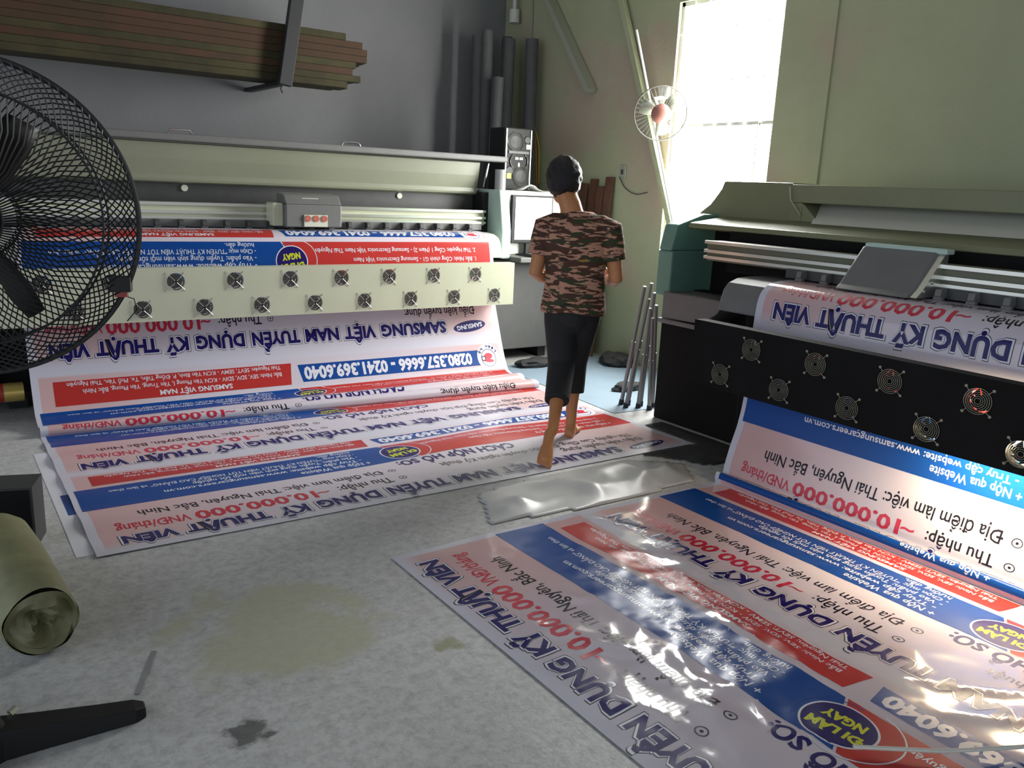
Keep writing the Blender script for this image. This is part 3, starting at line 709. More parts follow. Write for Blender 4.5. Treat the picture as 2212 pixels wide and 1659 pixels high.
tag(mb.build('tarpaulin', M['blue_tarp']), 'pale blue plastic sheet spread on the floor between the printers', 'tarpaulin')  # flat patch whose colour stands in for bluish light reflected by the floor
crumple('dark_mat', [(3.26, 3.28), (3.70, 3.28), (3.72, 3.75), (3.88, 3.75), (3.88, 3.0), (3.575, 2.96), (3.44, 2.98), (3.40, 3.1)], .012, 4, 21, M['junk'], .005, 'dark dirty mat on the floor at the corner of the black printer', 'mat')  # dark sheet laid in for the shadow beside the black printer
mb = MB(); mb.obox((.385, 2.31, .002), (.475, 2.52, .002), .014, .003); tag(mb.build('plastic_strip', M['grey_vinyl']), 'narrow pale plastic offcut on bare concrete beside the black fan foot', 'offcut')
mb = MB(); mb.tube([(1.93, 1.06, .03), (2.12, .92, .032), (2.35, .80, .035), (2.6, .72, .03)], .006, 8); tag(mb.build('plastic_strip', M['white_paint']), 'white plastic strip lying across the blue phone number bar of the near banner', 'offcut')

# ------------------------------------------------------------------ pedestal fan at the left
FC = Vector((.103, 2.532, 1.314)); ax = Vector((.30, .95, -.03)).normalized()   # blows into the room, away from the viewer
fan = thing('pedestal_fan', 'large black industrial pedestal fan with wire cage at the left', 'fan', (.02, 2.23, 0))
base_loc = Vector(fan.location)
fa = Vector((0, 0, 1)).cross(ax).normalized(); fb = ax.cross(fa)
def fp(r, a, d): return FC+fa*r*math.cos(a)+fb*r*math.sin(a)+ax*d-base_loc
R = .395
def guard(side):
    mb = MB(); rim = 0 if side < 0 else .012
    dome = lambda r: side*(.012+.085*(1-(r/R)**2.2))
    for rr, th in ((.25*R, .003), (.80*R, .0032)): mb.tube([fp(rr, 2*PI*k/72, dome(rr)) for k in range(72)], th, 6, closed=True)
    n = 110; tw = .55*side
    for k in range(n):
        a = 2*PI*k/n
        mb.tube([fp(r, a+tw*((r/R)**1.6)+(.0 if r < .8*R else side*.9*((r/R)-.8)**1.2), dome(r)) for r in [R*q for q in (.22, .4, .6, .8, .9, 1.0)]], .0019, 4, caps=False)
    return mb
guard(-1).build('rear_guard', M['fan_cage'], fan); guard(1).build('front_guard', M['fan_cage'], fan)
mb = MB(); mb.tube([fp(R, 2*PI*k/96, 0) for k in range(96)], .0075, 8, closed=True); mb.build('cage_rim', M['fan_cage'], fan)
ca = PI+.44; q = fp(R*.96, ca, 0)
mb = MB(); mb.obox(q-fb*.02, q+fb*.02, .05, .05, ax, 0); mb.obox(q-fb*.034, q-fb*.02, .03, .03, ax, 1); mb.build('cage_clip', [M['black'], M['red_paint']], fan)
mb = MB(); mb.tube([q-fb*.03, q-fb*.04-fa*.03, q-fb*.07-fa*.035, q-fb*.10-fa*.01], .0015, 5); mb.build('clip_wire', M['black'], fan)
mb = MB()
for d in (-1, 1): mb.tube([fp(0, 0, d*.098), fp(0, 0, d*.104)], .055, 28)
mb.build('cage_badge', M['black'], fan)
mb = MB(); mb.tube([fp(0, 0, -.05), fp(0, 0, .05)], .045, 24); hub = mb.build('hub', M['black'], fan); BL0 = 0.0
for k in range(3):
    mb = MB(); a0 = 2*PI*k/3+BL0; vs = []; fs = []
    for i, r in enumerate((.04, .09, .15, .22, .28)):
        wdt = (.24, .26, .22, .18, .11)[i]
        for j, t in enumerate((-1, -.5, 0, .5, 1)):
            vs.append(fp(r, a0+t*wdt, .035*t))
    n5 = 5
    for i in range(4):
        for j in range(4): fs.append((i*n5+j, i*n5+j+1, (i+1)*n5+j+1, (i+1)*n5+j))
    mb.add(vs, fs, 0, True); b = mb.build('blade', M['black'], fan); sd = b.modifiers.new('thickness', 'SOLIDIFY'); sd.thickness = .004
mb = MB(); mb.tube([fp(0, 0, -.30), fp(0, 0, -.29), fp(0, 0, -.12), fp(0, 0, -.10)], [.04, .075, .08, .06], 24); mb.build('motor', M['black'], fan)
top = fp(0, 0, -.22)
mb = MB(); mb.tube([(0, 0, .03), (0, 0, .75)], .024, 16); mb.tube([(0, 0, .75), (top.x, top.y, top.z-.06)], .017, 16); mb.build('pole', M['fan_cage'], fan)
mb = MB(); mb.cyl((0, 0, .70), (0, 0, 1), .032, .06, 16); mb.tube([(.03, 0, .73), (.07, -.01, .73)], .012, 10); mb.build('height_knob', M['black'], fan)
mb = MB(); mb.tube([(0, 0, 0), (0, 0, .05), (0, 0, .10)], [.06, .055, .03], 20); mb.build('base_hub', M['black'], fan)
for k, a in enumerate((-.06, -.06+2*PI/3, -.06+4*PI/3)):
    mb = MB(); d = Vector((math.cos(a), math.sin(a), 0)); sd_ = Vector((-d.y, d.x, 0)); vs = []; fs = []
    st = ((.02, .050, .080), (.12, .044, .065), (.26, .040, .045), (.34, .036, .036), (.367, .020, .030))
    for r, w_, h in st:
        vs += [d*r+sd_*w_, d*r+sd_*w_*.8+Vector((0, 0, h)), d*r-sd_*w_*.8+Vector((0, 0, h)), d*r-sd_*w_]
    for i in range(len(st)-1):
        for j in range(4): fs.append((i*4+j, i*4+(j+1) % 4, (i+1)*4+(j+1) % 4, (i+1)*4+j))
    fs += [(0, 1, 2, 3), tuple(len(vs)-4+j for j in (3, 2, 1, 0))]
    mb.add(vs, fs); mb.build('leg', M['black'], fan, .004)
mb = MB(); mb.cyl((.055, .035, .075), (.8, .5, .3), .011, .02, 6, smooth=False); mb.build('clamp_bolt', M['chrome'], fan)

# ------------------------------------------------------------------ near-left floor items
mb = MB(); mb.box(-.52, 0, 0, .16, 0, .25); mb.box(-.5, -.012, -.004, 0, .012, .24, 1)
bx = mb.build('storage_box', [M['box_grey'], M['matte_black']]); bx.location = (.262, 3.51, 0); bx.rotation_euler.z = math.radians(-18)
tag(bx, 'dark grey box on the floor at the left edge behind the rolled vinyl', 'box')
def roll(p0, p1, r, label):
    mb = MB(); p0, p1 = Vector(p0), Vector(p1); d = (p1-p0).normalized(); a = d.cross(Vector((0, 0, 1))).normalized(); b = a.cross(d); n = 40
    rows = []
    for t in (0, .02, .06, .15, .3, .5, .75, 1):
        row = []
        for k in range(n):
            th = 2*PI*k/n; q = 1+.10*noise.noise(Vector((math.cos(th)*1.5, math.sin(th)*1.5, t*3)))+(-.05 if t == 0 else 0)
            rr = r*q; row.append(p0+(p1-p0)*t+a*rr*math.cos(th)+b*rr*math.sin(th))
        rows.append(row)
    vs = [v for row in rows for v in row]; fs = [(i*n+k, i*n+(k+1) % n, (i+1)*n+(k+1) % n, (i+1)*n+k) for i in range(len(rows)-1) for k in range(n)]
    mb.add(vs, fs, 0, True)
    # crushed end: folds sinking into a dark mouth
    rings = []
    for i, q in enumerate((.95, .8, .62, .45, .3, .16)):
        row = []
        for k in range(n):
            th = 2*PI*k/n; dp = .026*math.sin(th*2+i*1.4)*(1 if i else .2)+.006*max(0, i-2)+.03*noise.noise(Vector((th, i*.8, 3)))
            row.append(p0+d*(dp)+a*r*q*math.cos(th+.2*i)*1.0+b*r*q*(math.sin(th+.2*i)*.95-.10*i/5))
        rings.append(row)
    vs = [v for row in rings for v in row]+[p0+d*.06-b*r*.15]; fs = [(i*n+k, (i+1)*n+k, (i+1)*n+(k+1) % n, i*n+(k+1) % n) for i in range(5) for k in range(n)]
    fs += [(5*n+k, 6*n, 5*n+(k+1) % n) for k in range(n)]
    mb.add(vs, fs, 0, True)
    return tag(mb.build('vinyl_roll', M['olive_vinyl']), label, 'vinyl roll')
roll((.195, 2.66, .112), (.13, 3.36, .112), .108, 'olive coloured roll of vinyl with a crushed folded end on the floor beside the fan')

# ------------------------------------------------------------------ stacked battens on the steel bracket by the back wall
LV = ('lowest', 'second lowest', 'third lowest', 'fourth lowest', 'fourth highest', 'third highest', 'second highest', 'topmost')
PS = ('front', 'second deep', 'third deep', 'rear')
for row in range(8):
    zc = 2.190+.0515*row
    for i in range(4):
        y = 6.62+.085*i+rnd.uniform(-.004, .004); xe = 3.02+rnd.uniform(-.05, .05)+(.11 if row in (4, 5) else -.07 if row == 7 else -.05 if row == 0 else 0)
        mb = MB(); mb.box(-2.2+rnd.uniform(0, .2), xe, y, y+.078, zc-.0252, zc+.0252)
        red = (row, i) in ((5, 0), (6, 0), (4, 0), (6, 2), (2, 0), (5, 2))
        o = mb.build('wooden_batten', M['red_wood'] if red else M['wood'], None, .004)
        tag(o, ('reddish brown' if red else 'dull olive brown')+f' wooden batten, {LV[row]} layer, {PS[i]}, on the high bracket', 'batten', 'battens stacked on the high bracket')
br_ = thing('steel_bracket', 'dark diagonal steel hanger holding up the stack of wooden battens', 'bracket', (2.40, 6.55, 2.147))
mb = MB(); mb.obox((.24, -.005, 1.50), (-.01, -.005, -.02), .10, .06, (0, 1, 0)); mb.build('hanger_bar', M['steel_dark'], br_, .004)
mb = MB(); mb.obox((0, -.03, 0), (0, .90, 0), .06, .03); mb.build('arm', M['steel_dark'], br_)
mb = MB(); mb.tube([(-.03, -.03, -.02), (-.05, -.03, -.05), (-.035, -.03, -.08)], .006, 6); mb.build('hook', M['steel_dark'], br_)
br2 = copy_part(br_, None, (-1.2, 6.55, 2.147)); br2.parent = None; br2['label'] = 'second dark steel hanger further left under the batten stack'
for ch in list(br_.children): copy_part(ch, br2)

# ------------------------------------------------------------------ tubes standing in the corner
spec = [(4.46, 6.93, 2.84, .052, .00), (4.40, 6.75, 2.42, .052, .03), (4.55, 7.25, 2.84, .05, .0), (4.66, 6.95, 2.80, .06, .02), (4.78, 7.12, 2.85, .05, .01), (4.86, 6.78, 2.80, .06, .0)]
names = ['tall tube at the left end', 'shorter front tube at the left', 'tube behind near the wall', 'wide tube in the middle', 'thin rear tube toward the corner', 'wide tube nearest the olive wall']
for (x, y, h, r, lean), nm in zip(spec, names):
    mb = MB(); d = Vector((lean, .02, 1)).normalized(); p = Vector((x, y-.05, 0)); n = 24
    mb.tube([p, p+d*h], r, n, caps=False); mb.tube([p+d*h, p], r*.86, n, caps=False)
    a = []
    vs = []
    q1 = p+d*h; A_ = d.cross(Vector((0, 0, 1)));
    A_ = A_.normalized() if A_.length > .001 else Vector((1, 0, 0)); B_ = d.cross(A_)
    for rr in (r, r*.86): vs += [q1+A_*rr*math.cos(2*PI*k/n)+B_*rr*math.sin(2*PI*k/n) for k in range(n)]
    mb.add(vs, [(k, (k+1) % n, n+(k+1) % n, n+k) for k in range(n)])
    tag(mb.build('cardboard_tube', M['tube_grey']), f'grey roll tube standing in the corner, {nm}', 'tube', 'roll tubes in the corner')

# ------------------------------------------------------------------ speaker, papers, screen and keyboard on the cream printer's end
sp_ = thing('stereo_speaker', 'tall black and silver stereo speaker on the cream printer end', 'speaker', (4.255, 6.16, 1.4252))
mb = MB(); mb.box(-.145, .145, -.09, .14, 0, .515); mb.build('cabinet', M['black'], sp_, .01)
for x in (-.135, .12):
    mb = MB(); mb.box(x, x+.015, -.10, -.088, .01, .505); mb.build('side_trim', M['silver'], sp_, .003)
for cx, cz, r in ((-.03, .40, .085), (.035, .12, .085)):
    mb = MB(); mb.tube([(cx, -.09, cz), (cx, -.105, cz)], [r, r*.93], 32, caps=False); mb.tube([(cx, -.105, cz), (cx, -.085, cz)], [r*.93, r*.85], 32, caps=False)
    o = mb.build('woofer_ring', M['silver'], sp_)
    mb = MB(); mb.tube([(cx, -.088, cz), (cx, -.0915, cz), (cx, -.098, cz)], [r*.84, r*.4, .012], 32); mb.build('cone', M['dark_grey'], o)
for cx, cz, r in ((.09, .42, .035), (-.085, .16, .04)):
    mb = MB(); mb.tube([(cx, -.09, cz), (cx, -.10, cz)], [r, r*.8], 24); mb.build('tweeter', M['dark_grey'], sp_)
mb = MB(); mb.box(-.10, .11, -.1, -.09, .305, .325); mb.build('grille_bar', M['mid_grey'], sp_)
for a0, a1 in ((PI*.72, PI*1.28), (-PI*.28, PI*.28)):
    mb = MB(); mb.tube([(.01+.09*math.cos(a0+(a1-a0)*i/14), -.098, .24+.075*math.sin(a0+(a1-a0)*i/14)) for i in range(15)], .005, 6); mb.build('display_arc', M['chrome'], sp_)
mb = MB(); mb.box(-.03, .005, -.096, -.09, .255, .275); mb.box(.015, .05, -.096, -.09, .255, .275); mb.box(.0, .02, -.096, -.09, .20, .23); mb.build('display', M['label_white'], sp_)
mb = MB(); mb.box(.08, .12, -.097, -.09, .345, .385); mb.build('badge', M['label_white'], sp_)
mb = MB(); mb.box(-.12, -.075, -.1105, -.104, .095, .14); tag(mb.build('sticky_note', M['yellow']), 'small yellow note stuck on the speaker front', 'note'); nt_ = bpy.data.objects['sticky_note']; nt_.location = sp_.location
mb = MB(); mb.cyl((0, 0, 0), (0, 0, 1), .045, .16, 20); gl = mb.build('plastic_cup', pbr('cup', (.3, .3, .3), .3)); gl.location = (3.93, 5.84, 1.4252); tag(gl, 'grey plastic cup at the foot of the speaker', 'cup')
mb = MB(); n = 8; vs = []; fs = []
for i in range(n+1):
    for j in range(3): vs.append((-.13+.30*i/n, -.05+.06*j, .003+.05*math.exp(-((i-3.2)/1.6)**2)*(1-.2*j)))
for i in range(n):
    for j in range(2): fs.append((i*3+j, (i+1)*3+j, (i+1)*3+j+1, i*3+j+1))
mb.add(vs, fs, 0, True); pp = mb.build('paper_sheet', M['paper']); pp.location = (4.24, 5.86, 1.4252); sd = pp.modifiers.new('thickness', 'SOLIDIFY'); sd.thickness = .002; sd.offset = 1
tag(pp, 'folded white paper on top of the white control housing', 'paper')
mon = thing('monitor', 'computer screen with black bezel in front of the white printer housing', 'monitor', (4.18, 5.74, .9002))
mb = MB(); mb.box(-.19, .23, 0, .035, .10, .49); mb.build('casing', M['black'], mon, .006)
mb = MB(); mb.box(-.155, .215, -.003, 0, .13, .475); sc_ = mb.build('display_panel', M['screen'], mon)
mb = MB(); mb.box(-.13, -.02, -.005, -.003, .16, .44); mb.box(-.13, .18, -.005, -.003, .445, .452); mb.build('window_list', M['screen_ui'], sc_)
mb = MB(); mb.box(-.03, .03, .005, .03, .01, .10); mb.box(-.10, .10, -.05, .05, 0, .012); mb.build('stand', M['black'], mon)
mb = MB(); mb.box(-.2, .2, -.055, .055, 0, .02, 0)
for i in range(12):
    for j in range(4): mb.box(-.19+.032*i, -.163+.032*i, -.045+.024*j, -.025+.024*j, .02, .027, 1)
kb = mb.build('keyboard', [M['black'], M['dark_grey']]); kb.location = (4.27, 5.605, .9002); tag(kb, 'black keyboard on the shelf below the monitor', 'keyboard')

# ------------------------------------------------------------------ poles, boards, wall fittings on the right
feet = [(3.90, 4.13), (3.955, 4.17), (3.98, 4.09), (4.03, 4.12), (4.02, 4.02), (4.09, 4.06), (3.93, 4.21)]
tops = [(3.885, 3.975, .78), (3.91, 3.985, .88), (3.885, 3.95, .72), (3.92, 3.96, .82), (3.885, 3.925, .66), (3.93, 3.945, .74), (3.855, 3.99, .86)]
nm = ['front left', 'behind the front left one', 'front middle', 'behind the middle', 'nearest the black printer', 'rear right against the printer', 'rearmost, thinnest looking']
proto = None
for f_, t_, n_ in zip(feet, tops, nm):
    r_ = thing('aluminium_pole', f'aluminium stand pole leaning on the teal printer cheek, {n_}', 'pole', (f_[0], f_[1], 0), 0, 'aluminium poles leaning by the black printer')
    mb = MB(); d = Vector((t_[0]-f_[0], t_[1]-f_[1], t_[2])); mb.tube([d*.03, d*.55], .014, 12); mb.tube([d*.5, d], .011, 12); mb.build('shaft', M['alu'], r_)
    mb = MB(); mb.tube([(0, 0, 0), d*.05], [.019, .017], 12); mb.build('rubber_foot', M['rubber'], r_)
for i, (y, h, wd) in enumerate(((6.02, 1.52, .10), (5.90, 1.56, .09), (5.79, 1.50, .09), (5.69, 1.58, .10))):
    mb = MB(); mb.box(0, .025, -wd/2, wd/2, 0, h); o = mb.build('wooden_board', M['brown_board'], None, .003); o.location = (XW-.16+.012*(i % 2), y, 0); o.rotation_euler.y = .075
    tag(o, 'reddish brown board leaning on the olive wall, '+('leftmost', 'second from left', 'third from left', 'rightmost')[i], 'board', 'brown boards leaning on the wall')
def bar(name, mat, p0, p1, w_, h_, label, cat):
    p0 = Vector(p0); mb = MB(); mb.obox((0, 0, 0), Vector(p1)-p0, w_, h_, (1, 0, 0)); o = mb.build(name, mat); o.location = p0; return tag(o, label, cat)
bar('roof_brace', M['steel_pale'], (4.94, 5.98, 2.30), (4.94, 7.10, 3.69), .05, .10, 'pale steel brace slanting up the olive wall left of the window', 'brace')
bar('steel_post', M['wall_olive'], (4.95, 4.84, 1.12), (4.95, 5.97, 3.69), .05, .05, 'olive painted pipe slanting along the wall beside the white tube', 'pipe')
p0 = Vector((4.90, 4.323, 0)); p1 = Vector((4.90, 5.406, 2.727)); mb = MB(); mb.tube([Vector((0, 0, 0)), p1-p0], .011, 12); o = mb.build('plastic_tube', M['white_tube']); o.location = p0; tag(o, 'thin white tube leaning across the left side of the window', 'tube')
# wall fan
wf = thing('wall_fan', 'white wall fan with pink hub in front of the window edge', 'fan', (4.97, 5.10, 2.20))
wc = Vector((-.24, -.22, -.15)); wax = Vector((-.55, -.75, -.2)).normalized(); wa = wax.cross(Vector((0, 0, 1))).normalized(); wb = wa.cross(wax)
def wp(r, a, d): return wc+wa*r*math.cos(a)+wb*r*math.sin(a)+wax*d
WR = .20
mb = MB()
for d, r in ((0, WR), (.012, WR)): mb.tube([wp(r, 2*PI*k/48, d) for k in range(48)], .004, 6, closed=True)
for s_ in (-1, 1):
    for k in range(36):
        a = 2*PI*k/36; mb.tube([wp(r, a, s_*.05*(1-(r/WR)**2)) for r in (.04, .1, .15, WR)], .0009, 4, caps=False)
mb.build('cage', M['cage_grey'], wf)
mb = MB(); mb.tube([wp(0, 0, .03), wp(0, 0, .05), wp(0, 0, .07)], [.075, .06, .03], 24); mb.build('hub', M['pink_plastic'], wf)
for k in range(3):
    mb = MB(); a0 = 2*PI*k/3+.3; mb.add([wp(r, a0+t*w_, .02*t) for r, w_ in ((.03, .5), (.10, .5), (.165, .35)) for t in (-1, 0, 1)], [(i*3+j, i*3+j+1, i*3+j+4, i*3+j+3) for i in range(2) for j in range(2)], 0, True)
    b = mb.build('blade', M['steel_pale'], wf); sd = b.modifiers.new('thickness', 'SOLIDIFY'); sd.thickness = .003
mb = MB(); mb.tube([wp(0, 0, -.12), wp(0, 0, -.03)], .045, 20); mb.build('motor', M['white_paint'], wf)
mb = MB(); mb.tube([wp(0, 0, -.09), Vector((-.10, .0, -.02)), Vector((0, 0, 0))], .015, 10); mb.box(-.01, .03, -.04, .04, -.08, .08); mb.build('wall_arm', M['white_paint'], wf)
# switch and loose wires
sw = thing('wall_switch', 'pale light switch on the olive wall right of the person', 'switch', (XW-.0002, 5.55, 1.62))
mb = MB(); mb.box(-.012, 0, -.04, .04, -.06, .06); mb.build('plate', M['steel_pale'], sw, .004)
mb = MB(); mb.box(-.02, -.012, -.012, .012, -.02, .02); mb.build('rocker', M['dark_grey'], sw)
def wire(pts, r, mat, label):
    mb = MB(); P = [Vector(p) for p in pts]; out = []
    for i in range(len(P)-1):
        for j in range(6):
            t = j/6; a, b, c, d = P[max(i-1, 0)], P[i], P[i+1], P[min(i+2, len(P)-1)]
            out.append(.5*((2*b)+(c-a)*t+(2*a-5*b+4*c-d)*t*t+(3*b-a-3*c+d)*t**3))
    out.append(P[-1]); mb.tube(out, r, 6); return tag(mb.build('electric_wire', mat), label, 'wire')
wire([(4.985, 6.98, 3.6), (4.985, 6.98, 3.1), (4.985, 6.96, 2.7), (4.985, 6.87, 2.5), (4.985, 6.90, 2.2), (4.985, 6.83, 1.98)], .006, M['grey_wire'], 'thin pale wire hanging down the olive wall near the corner')
wire([(4.985, 6.83, 1.99), (4.985, 6.77, 1.85), (4.985, 6.75, 1.7), (4.985, 6.74, 1.5)], .007, M['yellow_wire'], 'yellow wire end hanging on the wall above the person')
wire([(4.97, 6.84, 1.99), (4.97, 6.79, 1.8), (4.97, 6.765, 1.62), (4.97, 6.75, 1.45)], .007, M['orange_wire'], 'orange wire end beside the yellow one on the wall')
wire([(4.985, 5.58, 1.58), (4.985, 5.50, 1.49), (4.985, 5.36, 1.44), (4.985, 5.22, 1.46)], .004, M['dark_grey'], 'dark loose wire sagging below the light switch')
mb = MB(); mb.cyl((0, 0, 0), (0, 0, -1), .05, .12, 20); mb.cyl((0, 0, .0), (0, 0, 1), .02, .6, 12); lb = mb.build('lamp_holder', M['white_paint']); lb.location = (4.93, 7.20, 3.12); tag(lb, 'white lamp holder high in the room corner', 'lamp')
# debris along the wall base
def lump(name, c, s_, seed, label, cat):
    bm = bmesh.new(); bmesh.ops.create_icosphere(bm, subdivisions=3, radius=1)
    for v in bm.verts:
        q = 1+.35*noise.noise(v.co*1.7+Vector((seed, 0, 0)))+.12*noise.noise(v.co*5+Vector((seed, 3, 0))); v.co = Vector((v.co.x*s_[0]*q, v.co.y*s_[1]*q, max(0, v.co.z*q*s_[2]+s_[2]*.5)))
    mb = MB(); mb.bm(bm, 0, True); o = mb.build(name, M['junk']); o.location = c; return tag(o, label, cat)
lump('rag_heap', (4.15, 5.50, .003), (.22, .08, .05), 1, 'dark rag heap at the foot of the grey printer cabinet', 'rags')
lump('rag_heap', (4.83, 5.28, .003), (.12, .16, .07), 5, 'dark bundle on the floor against the olive wall', 'rags')
lump('work_shoe', (4.28, 4.52, .003), (.14, .06, .045), 9, 'dark shoe on the floor behind the aluminium poles', 'shoe')
mb = MB(); mb.tube([(.05*math.cos(2*PI*k/24), .05*math.sin(2*PI*k/24), .02) for k in range(24)], .02, 8, closed=True); tp = mb.build('tape_roll', M['gold']); tp.location = (4.45, 3.86, 1.3295); tag(tp, 'roll of brown tape on the black printer hood under the window', 'tape')

# ------------------------------------------------------------------ the walking person
PF = Vector((.74, .67, 0)).normalized(); PL_ = Vector((-PF.y, PF.x, 0)); P0 = Vector((3.06, 3.74, 0)); UP = Vector((0, 0, 1))
def W3(f, l, z): return P0+PF*f+PL_*l+UP*z
def limb(mb, pts, n=16):
    """pts: (centre, radius) - capsule chain with rounded ends"""
    P = [p for p, r in pts]; Rr = [r for p, r in pts]
    d0 = (P[0]-P[1]).normalized(); d1 = (P[-1]-P[-2]).normalized()
    pp, rr = [], []
    for a in (80, 55, 30): pp.append(P[0]+d0*Rr[0]*math.sin(math.radians(a))); rr.append(Rr[0]*math.cos(math.radians(a)))
    pp += P; rr += Rr
    for a in (30, 55, 80): pp.append(P[-1]+d1*Rr[-1]*math.sin(math.radians(a))); rr.append(Rr[-1]*math.cos(math.radians(a)))
    mb.tube(pp, rr, n)
def ell(mb, c, s_, axes, sub=3):
    bm = bmesh.new(); bmesh.ops.create_icosphere(bm, subdivisions=sub, radius=1)
    A_ = Matrix([axes[0]*s_[0], axes[1]*s_[1], axes[2]*s_[2]]).transposed()
    for v in bm.verts: v.co = c+A_ @ v.co
    mb.bm(bm, 0, True)
def fuse(mb, name, mat, parent, vox, smooth=4):
    o = mb.build(name, mat); r = o.modifiers.new('r', 'REMESH'); r.mode = 'VOXEL'; r.voxel_size = vox; r.use_smooth_shade = True
    s_ = o.modifiers.new('s', 'SMOOTH'); s_.factor = .5; s_.iterations = smooth
    bpy.context.view_layer.update()
    me = bpy.data.meshes.new_from_object(o.evaluated_get(bpy.context.evaluated_depsgraph_get()))
    me.name = name; me.materials.clear(); me.materials.append(mat); old = o.data; o.modifiers.clear(); o.data = me; bpy.data.meshes.remove(old)
    me.polygons.foreach_set('use_smooth', [True]*len(me.polygons))
    for v in me.vertices: v.co -= P0
    if parent is not None: o.parent = parent
    return o
per = thing('person', 'barefoot person in camouflage T-shirt and black cropped trousers walking away over the banner', 'person', P0)
hd = (PF*math.cos(.45)+PL_*math.sin(.45)); hl = UP.cross(hd).normalized()      # head turned a little to the left, bowed
hdn = (hd*math.cos(.42)-UP*math.sin(.42)).normalized(); hu = hdn.cross(hl).normalized()
HC = W3(.045, .11, 1.497)
mb = MB()
ell(mb, HC, (.094, .076, .112), (hdn, hl, hu)); ell(mb, HC+hdn*.035-hu*.065, (.055, .052, .055), (hdn, hl, hu))     # skull, jaw
ell(mb, HC+hdn*.098-hu*.02, (.016, .013, .022), (hdn, hl, hu), 2)                                                   # nose
ell(mb, HC+hdn*.083-hu*.062, (.012, .024, .009), (hdn, hl, hu), 2)                                                  # lips
for s_ in (-1, 1):
    ell(mb, HC+hl*s_*.077-hdn*.008-hu*.012, (.020, .009, .032), (hdn, hl, hu), 2)                                   # ears
    ell(mb, HC+hdn*.083+hl*s_*.032+hu*.012, (.012, .018, .008), (hdn, hl, hu), 2)                                   # brows
limb(mb, [(W3(-.01, .025, 1.28), .066), (W3(.005, .055, 1.37), .061), (W3(.025, .09, 1.44), .058)])
limb(mb, [(W3(0, 0, .86), .12), (W3(-.01, 0, 1.05), .115), (W3(-.01, 0, 1.20), .12)])
for s_ in (-1, 1): limb(mb, [(W3(-.01, s_*.02, 1.27), .07), (W3(-.01, s_*.15, 1.245), .062)])
def hand(mb, wr, d, palm_n, thumb_dir, curl):
    """palm with four unequal bent fingers and a side thumb"""
    d = d.normalized(); s_ = thumb_dir-d*thumb_dir.dot(d); s_.normalize(); pn = palm_n-d*palm_n.dot(d)-s_*palm_n.dot(s_); pn.normalize()
    ell(mb, wr+d*.045, (.052, .040, .017), (d, s_, pn), 2)
    for i, (ln, off) in enumerate(((.068, .030), (.076, .010), (.070, -.011), (.055, -.030))):
        b = wr+d*.088+s_*off; a = curl*(1+.08*i)
        p1 = b+(d*math.cos(a)+pn*math.sin(a))*ln*.45; p2 = p1+(d*math.cos(a*2)+pn*math.sin(a*2))*ln*.32; p3 = p2+(d*math.cos(a*2.8)+pn*math.sin(a*2.8))*ln*.26
        limb(mb, [(wr+d*.06+s_*off*.9, .0095), (b, .0092), (p1, .0085), (p2, .0078), (p3, .0068)], 10)
    t0 = wr+d*.02+s_*.03; t1 = t0+(d*.55+s_*.7+pn*.25).normalized()*.038; t2 = t1+(d*.85+s_*.2+pn*.4).normalized()*.030
    limb(mb, [(wr+d*.015+s_*.015, .012), (t0, .0115), (t1, .0098), (t2, .008)], 10)
# left arm bent forward and across, right arm bent in front of the body
LS, LE, LW = W3(-.01, .185, 1.235), W3(-.04, .225, .975), W3(.16, .115, .915)
RS, RE, RW = W3(-.01, -.185, 1.235), W3(-.01, -.235, .965), W3(.20, -.165, .95)
for S_, E_, W_ in ((LS, LE, LW), (RS, RE, RW)):
    limb(mb, [(S_, .056), (S_.lerp(E_, .45), .046), (E_, .039), (E_.lerp(W_, .25), .040), (E_.lerp(W_, .7), .031), (W_, .026)])
hand(mb, LW, (LW-LE), -UP*.3-PL_*.8, UP+PF*.2, .55); hand(mb, RW, (RW-RE), PL_*.9-UP*.2, UP+PF*.1, .6)
# legs: right foot flat under the body, left leg trailing with the heel raised
LK, LA = W3(-.08, .035, .465), W3(-.40, .01, .165)
RK, RA = W3(.09, -.01, .455), W3(.03, -.025, .085)
LHp, RHp = W3(0, .075, .82), W3(0, -.075, .82)
for H_, K_, A_ in ((LHp, LK, LA), (RHp, RK, RA)):
    limb(mb, [(H_, .085), (H_.lerp(K_, .5), .068), (K_, .05), (K_.lerp(A_, .3), .052), (K_.lerp(A_, .75), .034), (A_, .031)])
def foot(mb, heel, ball, toe, side):
    d = (ball-heel).normalized(); limb(mb, [(heel, .030), (heel.lerp(ball, .5), .029), (ball, .027)]); s_ = side
    for i, (off, ln, r) in enumerate(((.030, 1.0, .0125), (.011, .95, .0095), (-.006, .85, .009), (-.021, .75, .0085), (-.034, .62, .008))):
        t = ball+s_*off+(toe-ball)*ln; limb(mb, [(heel.lerp(ball, .55)+s_*off*.6, .016), (ball+s_*off*.9, .0145), (t, r)], 10)
foot(mb, W3(-.435, .022, .145), W3(-.545, .018, .042), W3(-.585, .016, .014)-PF*-.0, -PL_)
foot(mb, W3(.0, -.025, .036), W3(.14, -.03, .030), W3(.20, -.03, .018), PL_)
limb(mb, [(LA, .031), (W3(-.435, .022, .145), .031)]); limb(mb, [(RA, .031), (W3(.0, -.025, .04), .032)]); limb(mb, [(RA, .03), (W3(.08, -.028, .045), .028)])
body = fuse(mb, 'body', M['skin'], per, .0055, 2)
